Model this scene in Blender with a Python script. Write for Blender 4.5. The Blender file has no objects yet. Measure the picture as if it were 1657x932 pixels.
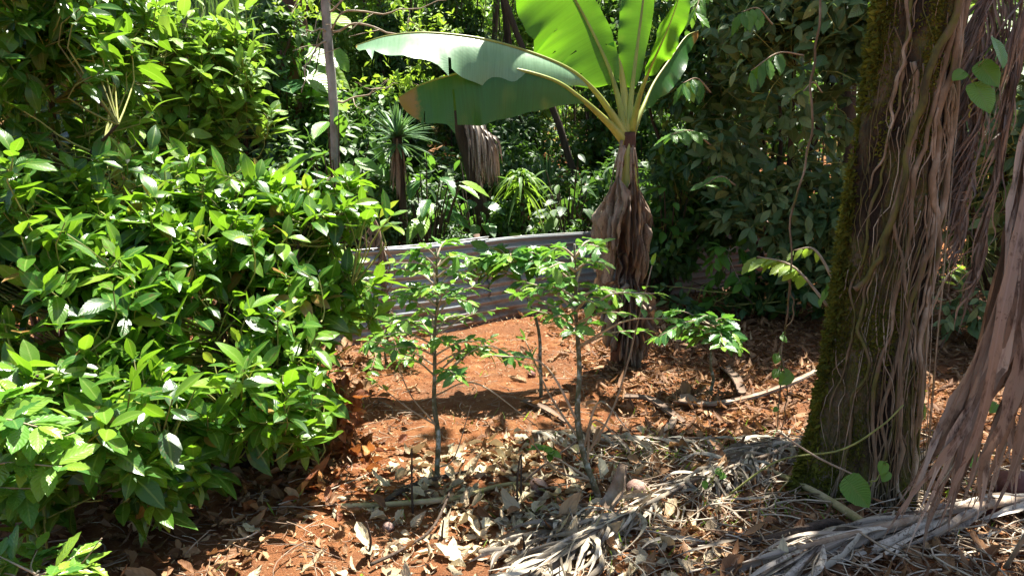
import bpy, math, random
import numpy as np
from math import radians as R
RNG = np.random.default_rng(11)
random.seed(5)
SC = bpy.context.scene
COL = SC.collection
# ------------------------------------------------------------------ camera
EYE = 1.6; F = 1276.0; W0, H0 = 1657.0, 932.0; PITCH = R(9.35)
cam = bpy.data.cameras.new('camera'); camo = bpy.data.objects.new('camera', cam); COL.objects.link(camo)
cam.sensor_width = 36; cam.lens = 36 * F / W0; cam.clip_start = 0.05; cam.clip_end = 400
camo.location = (0, 0, EYE); camo.rotation_euler = (math.pi/2 - PITCH, 0, 0)
SC.camera = camo
# ------------------------------------------------------------------ light
SUN = np.array([0.17, 0.34, 1.0]); SUN /= np.linalg.norm(SUN)
EL = math.asin(SUN[2]); AZ = math.atan2(SUN[0], SUN[1])
world = bpy.data.worlds.new('World'); SC.world = world; world.use_nodes = True
nt = world.node_tree; bg = nt.nodes['Background']
sky = nt.nodes.new('ShaderNodeTexSky'); sky.sky_type = 'NISHITA'; sky.sun_disc = False
sky.sun_elevation = EL; sky.sun_rotation = AZ; sky.air_density = 1.0; sky.dust_density = 1.5
nt.links.new(sky.outputs[0], bg.inputs[0]); bg.inputs[1].default_value = 0.055
sl = bpy.data.lights.new('sun', 'SUN'); sl.energy = 5.0; sl.angle = R(0.55); sl.color = (1.0, 0.95, 0.86)
so = bpy.data.objects.new('sun', sl); COL.objects.link(so)
so.rotation_euler = (math.pi/2 - EL, 0, -AZ + math.pi)
so.location = (3, 12, 25)
SC.view_settings.view_transform = 'Standard'; SC.view_settings.look = 'None'
SC.view_settings.exposure = 2.0; SC.view_settings.gamma = 1.0
SC.view_settings.use_curve_mapping = False
cy = SC.cycles
cy.use_denoising = True; cy.max_bounces = 7; cy.diffuse_bounces = 3; cy.glossy_bounces = 2
cy.transmission_bounces = 4; cy.transparent_max_bounces = 4; cy.sample_clamp_indirect = 6
cy.use_adaptive_sampling = True; cy.adaptive_threshold = 0.015

# ------------------------------------------------------------------ maths helpers
A = lambda *a: np.array(a, float)
def nrm(v):
    v = np.asarray(v, float); return v / np.maximum(np.linalg.norm(v, axis=-1, keepdims=True), 1e-9)
def _h(ix, iy, iz, s):
    n = (ix.astype(np.int64)*374761393 + iy.astype(np.int64)*668265263 + iz.astype(np.int64)*2147483647 + s*974634777) & 0xffffffff
    n = ((n ^ (n >> 13)) * 1274126177) & 0xffffffff
    n = (n ^ (n >> 16)) & 0xffff
    return n / 65535.0 * 2 - 1
def noise(x, y, z=0.0, s=0):
    x, y, z = np.broadcast_arrays(np.asarray(x, float), np.asarray(y, float), np.asarray(z, float))
    ix, iy, iz = np.floor(x), np.floor(y), np.floor(z)
    fx, fy, fz = x-ix, y-iy, z-iz
    fx, fy, fz = [f*f*(3-2*f) for f in (fx, fy, fz)]
    r = 0
    for a in (0, 1):
        for b in (0, 1):
            for c in (0, 1):
                w = (fx if a else 1-fx)*(fy if b else 1-fy)*(fz if c else 1-fz)
                r = r + w*_h(ix+a, iy+b, iz+c, s)
    return r
# fence line (left end, slope): y = FY + FK*(x - FX)
FX, FY, FK = -1.39, 6.6, 0.74
def fence_s(x, y): return (y - (FY + FK*(x-FX))) / math.sqrt(1+FK*FK)
def ground(x, y, fine=True):
    x = np.asarray(x, float); y = np.asarray(y, float)
    s = fence_s(np.clip(x, -9, 9), y)
    s = np.where(s > 0.3, s-0.3, 0)
    up = 0.20*s + 0.006*s*s/(1+0.02*s)
    up = np.minimum(up, 0.34*s)
    up = np.where(up > 22, 22 + 0.02*(up-22), up)
    z = up + 0.035*noise(x*0.9, y*0.9, s=3) + up*0.12*noise(x*0.35, y*0.35, s=4)*np.minimum(1, s*.2)
    if fine: z = z + 0.016*noise(x*4.3, y*4.3, s=5) + 0.007*noise(x*13, y*13, s=6)
    return z
def ray(px, py):
    t = PITCH; u = -(py-466)/F; x = (px-828.5)/F
    return A(x, math.cos(t)+u*math.sin(t), -math.sin(t)+u*math.cos(t))
def P(px, py, d):
    r = ray(px, py); r = r/r[1]; return A(0, 0, EYE) + r*d
def G(px, py, lift=0.0):
    r = ray(px, py); r = r/r[1]; d = 1.0
    while d < 60:
        p = A(0, 0, EYE) + r*d
        if p[2] <= ground(p[0], p[1])+lift: return p
        d += 0.01
    return p
def spline(pts, n=24, extra=None):
    pts = np.asarray(pts, float); k = len(pts)
    if k < 3:
        t = np.linspace(0, 1, n)[:, None]; return pts[0]*(1-t)+pts[-1]*t
    q = np.vstack([2*pts[0]-pts[1], pts, 2*pts[-1]-pts[-2]])
    ts = np.linspace(0, k-1-1e-9, n); out = []
    for t in ts:
        i = int(t); f = t-i; p0, p1, p2, p3 = q[i], q[i+1], q[i+2], q[i+3]
        out.append(0.5*((2*p1)+(-p0+p2)*f+(2*p0-5*p1+4*p2-p3)*f*f+(-p0+3*p1-3*p2+p3)*f**3))
    return np.array(out)
def interp(vals, n):
    return np.interp(np.linspace(0, 1, n), np.linspace(0, 1, len(vals)), vals)

# ------------------------------------------------------------------ mesh builder
class MB:
    def __init__(s): s.v = []; s.f = []; s.uv = []; s.r = []; s.n = 0
    def add(s, v, f, uv=None, r=0.5):
        v = np.asarray(v, float).reshape(-1, 3); f = np.asarray(f, np.int64).reshape(-1, 4)
        s.v.append(v); s.f.append(f + s.n); s.n += len(v)
        s.uv.append(np.zeros((len(v), 2)) if uv is None else np.asarray(uv, float).reshape(-1, 2))
        s.r.append(np.full(len(v), r) if np.isscalar(r) else np.asarray(r, float).reshape(-1))
    def tube(s, path, rad, sides=6, r=0.5, rough=0.0, seed=0, cap=True):
        path = np.asarray(path, float); n = len(path)
        rad = np.full(n, rad) if np.isscalar(rad) else interp(rad, n)
        T = nrm(np.gradient(path, axis=0))
        ref = A(0, 0, 1) if abs(T[0][2]) < 0.9 else A(1, 0, 0)
        U = []; u = nrm(np.cross(T[0], ref))
        for i in range(n):
            u = nrm(u - T[i]*np.dot(u, T[i])); U.append(u)
        U = np.array(U); V = np.cross(T, U)
        a = np.arange(sides)/sides*2*math.pi
        rr = rad[:, None]*np.ones((n, sides))
        if rough: rr = rr*(1+rough*noise(path[:, 2:3]*9+path[:, 0:1]*7+0*a, np.cos(a)[None]*1.7+0*rr, np.sin(a)[None]*1.7+seed, s=9))
        vs = path[:, None]+rr[..., None]*(np.cos(a)[None, :, None]*U[:, None]+np.sin(a)[None, :, None]*V[:, None])
        vs = vs.reshape(-1, 3)
        i = np.arange(n-1)[:, None]*sides; j = np.arange(sides)[None]; k = (j+1) % sides
        f = np.stack([i+j, i+k, i+sides+k, i+sides+j], -1).reshape(-1, 4)
        L = np.r_[0, np.cumsum(np.linalg.norm(np.diff(path, axis=0), axis=1))]
        uv = np.stack(np.broadcast_arrays(L[:, None], a[None]/(2*math.pi)), -1)
        if cap:
            c0 = len(vs); vs = np.vstack([vs, path[0], path[-1]])
            uv = np.vstack([uv.reshape(-1, 2), [0, 0], [L[-1], 0]])
            e = []
            for q in range(0, sides, 2):
                e.append([c0, (q+2) % sides, q+1, q]); b = (n-1)*sides
                e.append([c0+1, b+q, b+q+1, b+(q+2) % sides])
            f = np.vstack([f, e])
        s.add(vs, f, uv, r)
    def ribbons(s, paths, width, side, prof=None, fold=0.0, r=None, wave=0.0):
        # paths (N,K,3); width (N,), side (N,K,3) unit across directions
        N, K, _ = paths.shape
        if prof is None: prof = np.array([math.sin(min(1, (k+0.6)/(K*0.35))*math.pi/2)*(1-(k/(K-1))**2.2)+0.03 for k in range(K)])
        T = nrm(np.gradient(paths, axis=1)); side = nrm(side - T*np.sum(side*T, -1, keepdims=True))
        Nn = np.cross(T, side)
        w = width[:, None]*prof[None]*0.5
        if wave: w = w*(1+wave*RNG.normal(size=(N, K)))
        l = paths - side*w[..., None] + Nn*(w*fold)[..., None]
        q = paths + side*w[..., None] + Nn*(w*fold)[..., None]
        v = np.stack([l, paths, q], 2)      # N,K,3,3
        base = (np.arange(N)[:, None, None]*K*3 + np.arange(K-1)[None, :, None]*3 + np.arange(2)[None, None])
        f = np.stack([base, base+1, base+4, base+3], -1).reshape(-1, 4)
        u = np.broadcast_to((np.arange(K)/(K-1))[None, :, None], (N, K, 3)); vv = np.broadcast_to(A(0, .5, 1)[None, None], (N, K, 3))
        rr = RNG.random(N) if r is None else r
        s.add(v.reshape(-1, 3), f, np.stack([u, vv], -1).reshape(-1, 2), np.repeat(rr, K*3))
    def build(s, name, mat, parent=None, smooth=True, loc=None):
        v = np.vstack(s.v); f = np.vstack(s.f); uv = np.vstack(s.uv); r = np.concatenate(s.r)
        if loc is not None: v = v - np.asarray(loc)
        me = bpy.data.meshes.new(name)
        me.vertices.add(len(v)); me.vertices.foreach_set('co', v.astype(np.float32).ravel())
        me.loops.add(len(f)*4); me.loops.foreach_set('vertex_index', f.astype(np.int32).ravel())
        me.polygons.add(len(f)); me.polygons.foreach_set('loop_start', (np.arange(len(f))*4).astype(np.int32))
        me.polygons.foreach_set('loop_total', np.full(len(f), 4, np.int32))
        me.polygons.foreach_set('use_smooth', np.full(len(f), smooth))
        me.update(calc_edges=True)
        ul = me.uv_layers.new(name='uv'); ul.data.foreach_set('uv', uv[f.ravel()].astype(np.float32).ravel())
        at = me.attributes.new('rnd', 'FLOAT', 'POINT'); at.data.foreach_set('value', r.astype(np.float32))
        me.validate()
        me.materials.append(mat)
        o = bpy.data.objects.new(name, me); COL.objects.link(o)
        if loc is not None and parent is None: o.location = loc
        if parent is not None: o.parent = parent
        return o
def tag(o, label=None, cat=None, group=None, kind=None):
    if label: o['label'] = label
    if cat: o['category'] = cat
    if group: o['group'] = group
    if kind: o['kind'] = kind
    return o
def empty(name, loc, label, cat, group=None):
    o = bpy.data.objects.new(name, None); COL.objects.link(o); o.location = loc; o.empty_display_size = 0.1
    return tag(o, label, cat, group)
def copy_tree(o, loc, rz=0.0, sc=1.0, label=None, group=None):
    c = o.copy(); COL.objects.link(c); c.location = loc; c.rotation_euler = (0, 0, rz); c.scale = (sc,)*3
    if label: c['label'] = label
    if group: c['group'] = group
    for ch in list(o.children):
        d = ch.copy(); COL.objects.link(d); d.parent = c
        for g in list(ch.children):
            e = g.copy(); COL.objects.link(e); e.parent = d
    return c

# ------------------------------------------------------------------ materials
def mat_base(name):
    m = bpy.data.materials.new(name); m.use_nodes = True; t = m.node_tree; t.nodes.clear()
    out = t.nodes.new('ShaderNodeOutputMaterial'); return m, t, out
def nd(t, typ, **k):
    n = t.nodes.new(typ)
    for a, b in k.items():
        if a.startswith('i_'): n.inputs[int(a[2:])].default_value = b
        else: setattr(n, a, b)
    return n
def ramp(t, fac, stops):
    r = t.nodes.new('ShaderNodeValToRGB'); e = r.color_ramp.elements
    while len(e) < len(stops): e.new(0.5)
    for el, (p, c) in zip(e, stops): el.position = p; el.color = (*c, 1)
    t.links.new(fac, r.inputs[0]); return r.outputs[0]
def math_n(t, op, a, b=None, c=None):
    n = t.nodes.new('ShaderNodeMath'); n.operation = op
    for i, x in enumerate((a, b, c)):
        if x is None: continue
        if isinstance(x, (int, float)): n.inputs[i].default_value = x
        else: t.links.new(x, n.inputs[i])
    return n.outputs[0]
def mixc(t, fac, a, b, mode='MIX'):
    n = t.nodes.new('ShaderNodeMix'); n.data_type = 'RGBA'; n.blend_type = mode
    for i, x in ((0, fac), (6, a), (7, b)):
        if isinstance(x, (int, float)): n.inputs[i].default_value = x
        elif isinstance(x, tuple): n.inputs[i].default_value = (*x, 1)
        else: t.links.new(x, n.inputs[i])
    return n.outputs[2]
def noise_n(t, scale, detail=3, vec=None, rough=0.6):
    n = nd(t, 'ShaderNodeTexNoise'); n.inputs['Scale'].default_value = scale; n.inputs['Detail'].default_value = detail
    n.inputs['Roughness'].default_value = rough
    if vec is not None: t.links.new(vec, n.inputs['Vector'])
    return n.outputs['Fac']
def leaf_mat(name, stops, trans=0.35, tcol=(0.16, 0.36, 0.02), rough=0.35, rib=(0.16, 0.26, 0.05), ribw=0.045, veins=14, vein_b=0.35,
             spots=None, spec=0.5, tip=None, ribf=0.6, streak=0.0, mottle=None):
    m, t, out = mat_base(name)
    at = nd(t, 'ShaderNodeAttribute', attribute_name='rnd'); rnd = at.outputs['Fac']
    geo = nd(t, 'ShaderNodeNewGeometry')
    uvn = nd(t, 'ShaderNodeUVMap', uv_map='uv'); sep = nd(t, 'ShaderNodeSeparateXYZ'); t.links.new(uvn.outputs[0], sep.inputs[0])
    u, v = sep.outputs[0], sep.outputs[1]
    col = ramp(t, rnd, stops)
    nz = noise_n(t, 38, 3, geo.outputs['Position'])
    col = mixc(t, math_n(t, 'MULTIPLY', nz, 0.5), col, (0.55, 0.6, 0.5), 'OVERLAY')
    if spots:
        n2 = noise_n(t, 70, 2, geo.outputs['Position'])
        n3 = noise_n(t, 5, 2, geo.outputs['Position'])
        msk = math_n(t, 'MULTIPLY', math_n(t, 'GREATER_THAN', n2, 0.60), math_n(t, 'GREATER_THAN', n3, 0.52))
        col = mixc(t, math_n(t, 'MULTIPLY', msk, 0.8), col, spots)
    if streak:
        mp = nd(t, 'ShaderNodeMapping'); mp.inputs['Scale'].default_value = (170, 2.2, 1); t.links.new(uvn.outputs[0], mp.inputs[0])
        st = noise_n(t, 1.0, 3, mp.outputs[0]); mp2 = nd(t, 'ShaderNodeMapping'); mp2.inputs['Scale'].default_value = (9, 1.5, 1); t.links.new(uvn.outputs[0], mp2.inputs[0])
        s2 = noise_n(t, 1.0, 2, mp2.outputs[0])
        col = mixc(t, ramp(t, st, [(0.35, (streak,)*3), (0.6, (0, 0, 0))]), col, (0.03, 0.08, 0.01))
        col = mixc(t, ramp(t, s2, [(0.55, (0, 0, 0)), (0.75, (streak,)*3)]), col, (0.30, 0.34, 0.06))
    if mottle:
        mp = nd(t, 'ShaderNodeMapping'); mp.inputs['Scale'].default_value = (1, 1, 0.35); t.links.new(geo.outputs['Position'], mp.inputs[0])
        m1 = noise_n(t, 16, 5, mp.outputs[0], 0.75); col = mixc(t, ramp(t, m1, [(0.34, (1, 1, 1)), (0.49, (0, 0, 0))]), col, mottle)
    if tip:
        msk = ramp(t, math_n(t, 'ADD', u, math_n(t, 'MULTIPLY', math_n(t, 'SUBTRACT', nz, 0.5), 0.1)), [(tip[0], (0, 0, 0)), (tip[0]+0.05, (1, 1, 1))])
        col = mixc(t, msk, col, tip[1])
    dv = math_n(t, 'ABSOLUTE', math_n(t, 'SUBTRACT', v, 0.5))
    ribm = math_n(t, 'MULTIPLY', math_n(t, 'LESS_THAN', dv, ribw), ribf)
    col = mixc(t, ribm, col, rib)
    ph = math_n(t, 'MULTIPLY', math_n(t, 'ADD', u, math_n(t, 'MULTIPLY', dv, -0.5)), veins*6.283)
    wv = math_n(t, 'SINE', ph)
    bump = nd(t, 'ShaderNodeBump'); bump.inputs['Strength'].default_value = vein_b; bump.inputs['Distance'].default_value = 0.004
    t.links.new(wv, bump.inputs['Height'])
    pr = nd(t, 'ShaderNodeBsdfPrincipled'); t.links.new(col, pr.inputs['Base Color'])
    t.links.new(math_n(t, 'ADD', math_n(t, 'MULTIPLY', nz, 0.25), rough-0.1), pr.inputs['Roughness'])
    pr.inputs['Specular IOR Level'].default_value = spec
    t.links.new(bump.outputs[0], pr.inputs['Normal'])
    if trans > 0:
        tr = nd(t, 'ShaderNodeBsdfTranslucent')
        tc = mixc(t, 0.6, col, tcol); 
        t.links.new(tc, tr.inputs[0])
        mx = nd(t, 'ShaderNodeMixShader'); mx.inputs[0].default_value = trans
        t.links.new(pr.outputs[0], mx.inputs[1]); t.links.new(tr.outputs[0], mx.inputs[2]); t.links.new(mx.outputs[0], out.inputs[0])
    else: t.links.new(pr.outputs[0], out.inputs[0])
    return m
def solid_mat(name, stops, scale=20, rough=0.85, bump=0.5, bscale=60, stretch=(1, 1, 1), bdist=0.006, spec=0.3, metallic=0):
    m, t, out = mat_base(name)
    geo = nd(t, 'ShaderNodeNewGeometry'); mp = nd(t, 'ShaderNodeMapping'); mp.inputs['Scale'].default_value = stretch
    t.links.new(geo.outputs['Position'], mp.inputs[0])
    at = nd(t, 'ShaderNodeAttribute', attribute_name='rnd')
    n1 = noise_n(t, scale, 5, mp.outputs[0]); n2 = noise_n(t, bscale, 4, mp.outputs[0])
    fac = math_n(t, 'ADD', math_n(t, 'MULTIPLY', math_n(t, 'SUBTRACT', n1, 0.5), 1.6), at.outputs['Fac'])
    col = ramp(t, fac, stops)
    b = nd(t, 'ShaderNodeBump'); b.inputs['Strength'].default_value = bump; b.inputs['Distance'].default_value = bdist
    t.links.new(n2, b.inputs['Height'])
    pr = nd(t, 'ShaderNodeBsdfPrincipled'); t.links.new(col, pr.inputs['Base Color']); pr.inputs['Roughness'].default_value = rough
    pr.inputs['Specular IOR Level'].default_value = spec; pr.inputs['Metallic'].default_value = metallic
    t.links.new(b.outputs[0], pr.inputs['Normal']); t.links.new(pr.outputs[0], out.inputs[0])
    return m
M = {}
M['glossy'] = leaf_mat('glossy_leaf', [(0, (0.018, 0.062, 0.014)), (0.45, (0.048, 0.140, 0.018)), (0.8, (0.14, 0.27, 0.025)), (0.975, (0.30, 0.40, 0.04)), (0.99, (0.30, 0.16, 0.05))], 0.40, (0.28, 0.54, 0.015), 0.27,
                       rib=(0.26, 0.38, 0.08), veins=11, vein_b=0.07, spots=(0.12, 0.09, 0.03))
M['pale'] = leaf_mat('pale_leaf', [(0, (0.07, 0.15, 0.03)), (0.5, (0.12, 0.25, 0.035)), (1, (0.24, 0.36, 0.05))], 0.42, (0.30, 0.50, 0.03), 0.36, rib=(0.26, 0.38, 0.1), veins=11)
M['coffee'] = leaf_mat('coffee_leaf', [(0, (0.035, 0.11, 0.035)), (0.5, (0.08, 0.21, 0.04)), (1, (0.24, 0.38, 0.04))], 0.36, (0.20, 0.46, 0.03), 0.26, rib=(0.2, 0.34, 0.08), veins=9, vein_b=0.22)
M['yellowgreen'] = leaf_mat('young_leaf', [(0, (0.14, 0.27, 0.04)), (1, (0.32, 0.46, 0.05))], 0.45, (0.36, 0.56, 0.03), 0.38)
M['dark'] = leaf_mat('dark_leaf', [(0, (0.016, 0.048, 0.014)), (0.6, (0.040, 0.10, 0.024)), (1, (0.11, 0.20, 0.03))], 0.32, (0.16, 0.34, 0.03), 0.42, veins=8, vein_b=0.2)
M['grey'] = leaf_mat('grey_leaf', [(0, (0.045, 0.11, 0.04)), (0.5, (0.12, 0.20, 0.075)), (1, (0.33, 0.38, 0.16))], 0.25, (0.20, 0.30, 0.06), 0.42, rib=(0.16, 0.2, 0.12), veins=9, spots=(0.12, 0.1, 0.05))
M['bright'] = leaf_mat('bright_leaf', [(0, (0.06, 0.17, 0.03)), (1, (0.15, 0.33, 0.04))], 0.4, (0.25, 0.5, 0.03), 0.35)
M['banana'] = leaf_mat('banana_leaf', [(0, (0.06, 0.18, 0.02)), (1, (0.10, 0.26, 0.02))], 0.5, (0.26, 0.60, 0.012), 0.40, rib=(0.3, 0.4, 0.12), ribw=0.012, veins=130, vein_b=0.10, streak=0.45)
M['banana_sheen'] = leaf_mat('banana_sky_sheen', [(0, (0.18, 0.34, 0.19)), (1, (0.22, 0.38, 0.22))], 0.22, (0.2, 0.45, 0.08), 0.33, rib=(0.3, 0.4, 0.2), ribw=0.012, veins=130, vein_b=0.10, tip=(0.985, (0.45, 0.28, 0.03)), spec=0.6, streak=0.25)  # pale bluish base: the sky's sheen is put into the leaf colour
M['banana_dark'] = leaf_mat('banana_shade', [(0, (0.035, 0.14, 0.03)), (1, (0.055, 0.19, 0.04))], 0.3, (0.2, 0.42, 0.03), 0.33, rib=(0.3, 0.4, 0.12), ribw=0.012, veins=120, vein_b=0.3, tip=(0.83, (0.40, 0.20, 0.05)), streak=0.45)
M['litter'] = leaf_mat('dry_leaf', [(0, (0.10, 0.045, 0.022)), (0.35, (0.20, 0.095, 0.045)), (0.7, (0.34, 0.19, 0.10)), (1, (0.46, 0.31, 0.18))], 0.12, (0.4, 0.2, 0.06), 0.6, rib=(0.3, 0.2, 0.12), veins=8, vein_b=0.2, spec=0.2)
M['palelitter'] = leaf_mat('pale_dry_leaf', [(0, (0.30, 0.20, 0.12)), (0.5, (0.48, 0.38, 0.25)), (1, (0.60, 0.53, 0.38))], 0.10, (0.5, 0.35, 0.15), 0.6, rib=(0.4, 0.3, 0.2), veins=7, vein_b=0.25, spec=0.2)
M['rust'] = leaf_mat('rust_leaf', [(0, (0.14, 0.04, 0.018)), (0.5, (0.30, 0.11, 0.04)), (1, (0.52, 0.24, 0.07))], 0.25, (0.6, 0.2, 0.04), 0.5, rib=(0.3, 0.15, 0.06))
M['frond'] = leaf_mat('dead_frond', [(0, (0.085, 0.060, 0.042)), (0.5, (0.235, 0.180, 0.138)), (1, (0.52, 0.45, 0.38))], 0.10, (0.4, 0.2, 0.12), 0.5, rib=(0.30, 0.24, 0.2), ribw=0.06, veins=1, vein_b=0, spots=(0.1, 0.06, 0.04), spec=0.4, mottle=(0.055, 0.035, 0.024))
M['greyfrond'] = leaf_mat('grey_frond', [(0, (0.11, 0.08, 0.055)), (0.5, (0.255, 0.205, 0.15)), (1, (0.50, 0.43, 0.34))], 0.06, (0.4, 0.3, 0.2), 0.5, rib=(0.3, 0.26, 0.22), ribw=0.06, veins=1, vein_b=0, spec=0.4, mottle=(0.10, 0.07, 0.05))
M['yucca'] = leaf_mat('spiky_leaf', [(0, (0.05, 0.13, 0.06)), (1, (0.13, 0.24, 0.11))], 0.25, (0.2, 0.4, 0.06), 0.38, rib=(0.16, 0.26, 0.14), veins=1, vein_b=0)
M['palm'] = leaf_mat('palm_leaf', [(0, (0.05, 0.11, 0.05)), (1, (0.12, 0.2, 0.08))], 0.3, (0.2, 0.36, 0.05), 0.4, veins=1, vein_b=0)
M['sheath'] = leaf_mat('dead_sheath', [(0, (0.11, 0.068, 0.045)), (0.5, (0.26, 0.185, 0.135)), (1, (0.43, 0.34, 0.26))], 0.10, (0.5, 0.25, 0.1), 0.6, rib=(0.25, 0.15, 0.08), ribw=0.02, veins=1, vein_b=0, spots=(0.12, 0.06, 0.04), spec=0.3, mottle=(0.10, 0.062, 0.04))
M['stem'] = solid_mat('green_stem', [(0.1, (0.10, 0.09, 0.04)), (0.6, (0.22, 0.24, 0.06)), (1, (0.36, 0.36, 0.10))], 15, 0.6, 0.2)
M['barkd'] = solid_mat('dark_bark', [(0, (0.028, 0.020, 0.014)), (0.6, (0.075, 0.052, 0.036)), (1, (0.14, 0.10, 0.075))], 12, 0.9, 0.8, 50, (1, 1, .3), 0.02)
M['barkr'] = solid_mat('red_bark', [(0, (0.06, 0.025, 0.018)), (0.6, (0.16, 0.075, 0.05)), (1, (0.26, 0.15, 0.11))], 6, 0.9, 0.8, 30, (1, 1, .3), 0.03)
M['barkp'] = solid_mat('pale_bark', [(0.1, (0.12, 0.10, 0.08)), (0.45, (0.30, 0.28, 0.25)), (0.9, (0.48, 0.46, 0.43))], 9, 0.85, 0.6, 45, (1, 1, .5), 0.01)
M['sapbark'] = solid_mat('sapling_bark', [(0.2, (0.06, 0.07, 0.03)), (0.5, (0.13, 0.12, 0.075)), (0.62, (0.22, 0.25, 0.20)), (0.85, (0.42, 0.47, 0.46))], 28, 0.85, 0.6, 90)
M['twig'] = solid_mat('pale_twig', [(0.1, (0.20, 0.14, 0.09)), (0.6, (0.36, 0.28, 0.19)), (1, (0.50, 0.43, 0.33))], 12, 0.8, 0.4, 80)
M['stick'] = solid_mat('old_stick', [(0, (0.10, 0.06, 0.04)), (0.5, (0.26, 0.18, 0.12)), (1, (0.45, 0.38, 0.30))], 14, 0.85, 0.7, 70)
M['mossstick'] = solid_mat('mossy_stick', [(0.2, (0.13, 0.13, 0.035)), (0.5, (0.30, 0.25, 0.12)), (0.9, (0.46, 0.38, 0.25))], 10, 0.85, 0.7, 70)
M['root'] = solid_mat('aerial_root', [(0.1, (0.05, 0.042, 0.018)), (0.32, (0.11, 0.11, 0.025)), (0.46, (0.13, 0.092, 0.052)), (0.7, (0.22, 0.165, 0.105)), (0.95, (0.40, 0.34, 0.25))], 11, 0.8, 0.8, 60, (1, 1, .5))
M['trunk'] = solid_mat('mossy_bark', [(0.15, (0.030, 0.022, 0.014)), (0.36, (0.085, 0.065, 0.035)), (0.5, (0.10, 0.10, 0.022)), (0.62, (0.15, 0.115, 0.07)), (0.74, (0.09, 0.095, 0.02)), (0.9, (0.24, 0.19, 0.14))], 9, 0.95, 1.0, 45, (1, 1, .6), 0.06)
M['moss'] = leaf_mat('moss', [(0, (0.05, 0.048, 0.012)), (0.5, (0.105, 0.105, 0.018)), (1, (0.23, 0.215, 0.035))], 0.3, (0.3, 0.32, 0.02), 0.8, veins=1, vein_b=0, spec=0.1)
M['pstem'] = solid_mat('banana_stem', [(0.1, (0.03, 0.015, 0.01)), (0.45, (0.13, 0.055, 0.03)), (0.75, (0.24, 0.12, 0.05)), (1, (0.32, 0.24, 0.08))], 7, 0.7, 0.5, 30, (1, 1, .25), 0.02)
M['petiole'] = solid_mat('banana_petiole', [(0.1, (0.15, 0.16, 0.03)), (0.5, (0.27, 0.31, 0.055)), (1, (0.42, 0.42, 0.10))], 6, 0.45, 0.2, 40, (1, 1, .4), 0.004, 0.5)
M['coco'] = solid_mat('coconut_husk', [(0.1, (0.14, 0.07, 0.05)), (0.5, (0.30, 0.19, 0.15)), (1, (0.46, 0.36, 0.31))], 14, 0.85, 0.8, 50, (3, 3, 1))
M['dcoco'] = solid_mat('dark_husk', [(0.1, (0.05, 0.02, 0.02)), (0.5, (0.15, 0.055, 0.04)), (1, (0.23, 0.12, 0.13))], 9, 0.6, 0.6, 40)
M['post'] = solid_mat('fence_post', [(0, (0.08, 0.05, 0.035)), (1, (0.24, 0.17, 0.12))], 10, 0.9, 0.6, 50, (1, 1, .2))
def metal_mat():
    m, t, out = mat_base('corrugated_iron')
    geo = nd(t, 'ShaderNodeNewGeometry'); at = nd(t, 'ShaderNodeAttribute', attribute_name='rnd')
    uvn = nd(t, 'ShaderNodeUVMap', uv_map='uv')
    mp = nd(t, 'ShaderNodeMapping'); mp.inputs['Scale'].default_value = (1.6, 2.0, 1); t.links.new(uvn.outputs[0], mp.inputs[0])
    n1 = noise_n(t, 2.2, 5, mp.outputs[0]); n2 = noise_n(t, 25, 4, geo.outputs['Position'])
    n3 = noise_n(t, 60, 2, geo.outputs['Position'])
    sep = nd(t, 'ShaderNodeSeparateXYZ'); t.links.new(uvn.outputs[0], sep.inputs[0])
    # rust creeps up from the ground edge and in patches; rnd adds more as painted shade
    fac = math_n(t, 'ADD', math_n(t, 'ADD', n1, math_n(t, 'ADD', math_n(t, 'MULTIPLY', n2, 0.22), math_n(t, 'MULTIPLY', math_n(t, 'SUBTRACT', at.outputs['Fac'], 0.5), 0.9))), math_n(t, 'MULTIPLY', math_n(t, 'SUBTRACT', 0.55, sep.outputs[1]), 0.30))
    k = ramp(t, fac, [(0.60, (0, 0, 0)), (0.82, (1, 1, 1))])
    zinc = mixc(t, n3, (0.25, 0.275, 0.285), (0.40, 0.43, 0.44))
    rust = mixc(t, n2, (0.10, 0.060, 0.038), (0.24, 0.155, 0.10))
    col = mixc(t, k, zinc, rust)
    pr = nd(t, 'ShaderNodeBsdfPrincipled'); t.links.new(col, pr.inputs['Base Color'])
    t.links.new(math_n(t, 'MULTIPLY', math_n(t, 'SUBTRACT', 1.0, k), 0.6), pr.inputs['Metallic'])
    t.links.new(math_n(t, 'ADD', math_n(t, 'MULTIPLY', k, 0.35), 0.42), pr.inputs['Roughness'])
    t.links.new(pr.outputs[0], out.inputs[0]); return m
M['iron'] = metal_mat()
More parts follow.
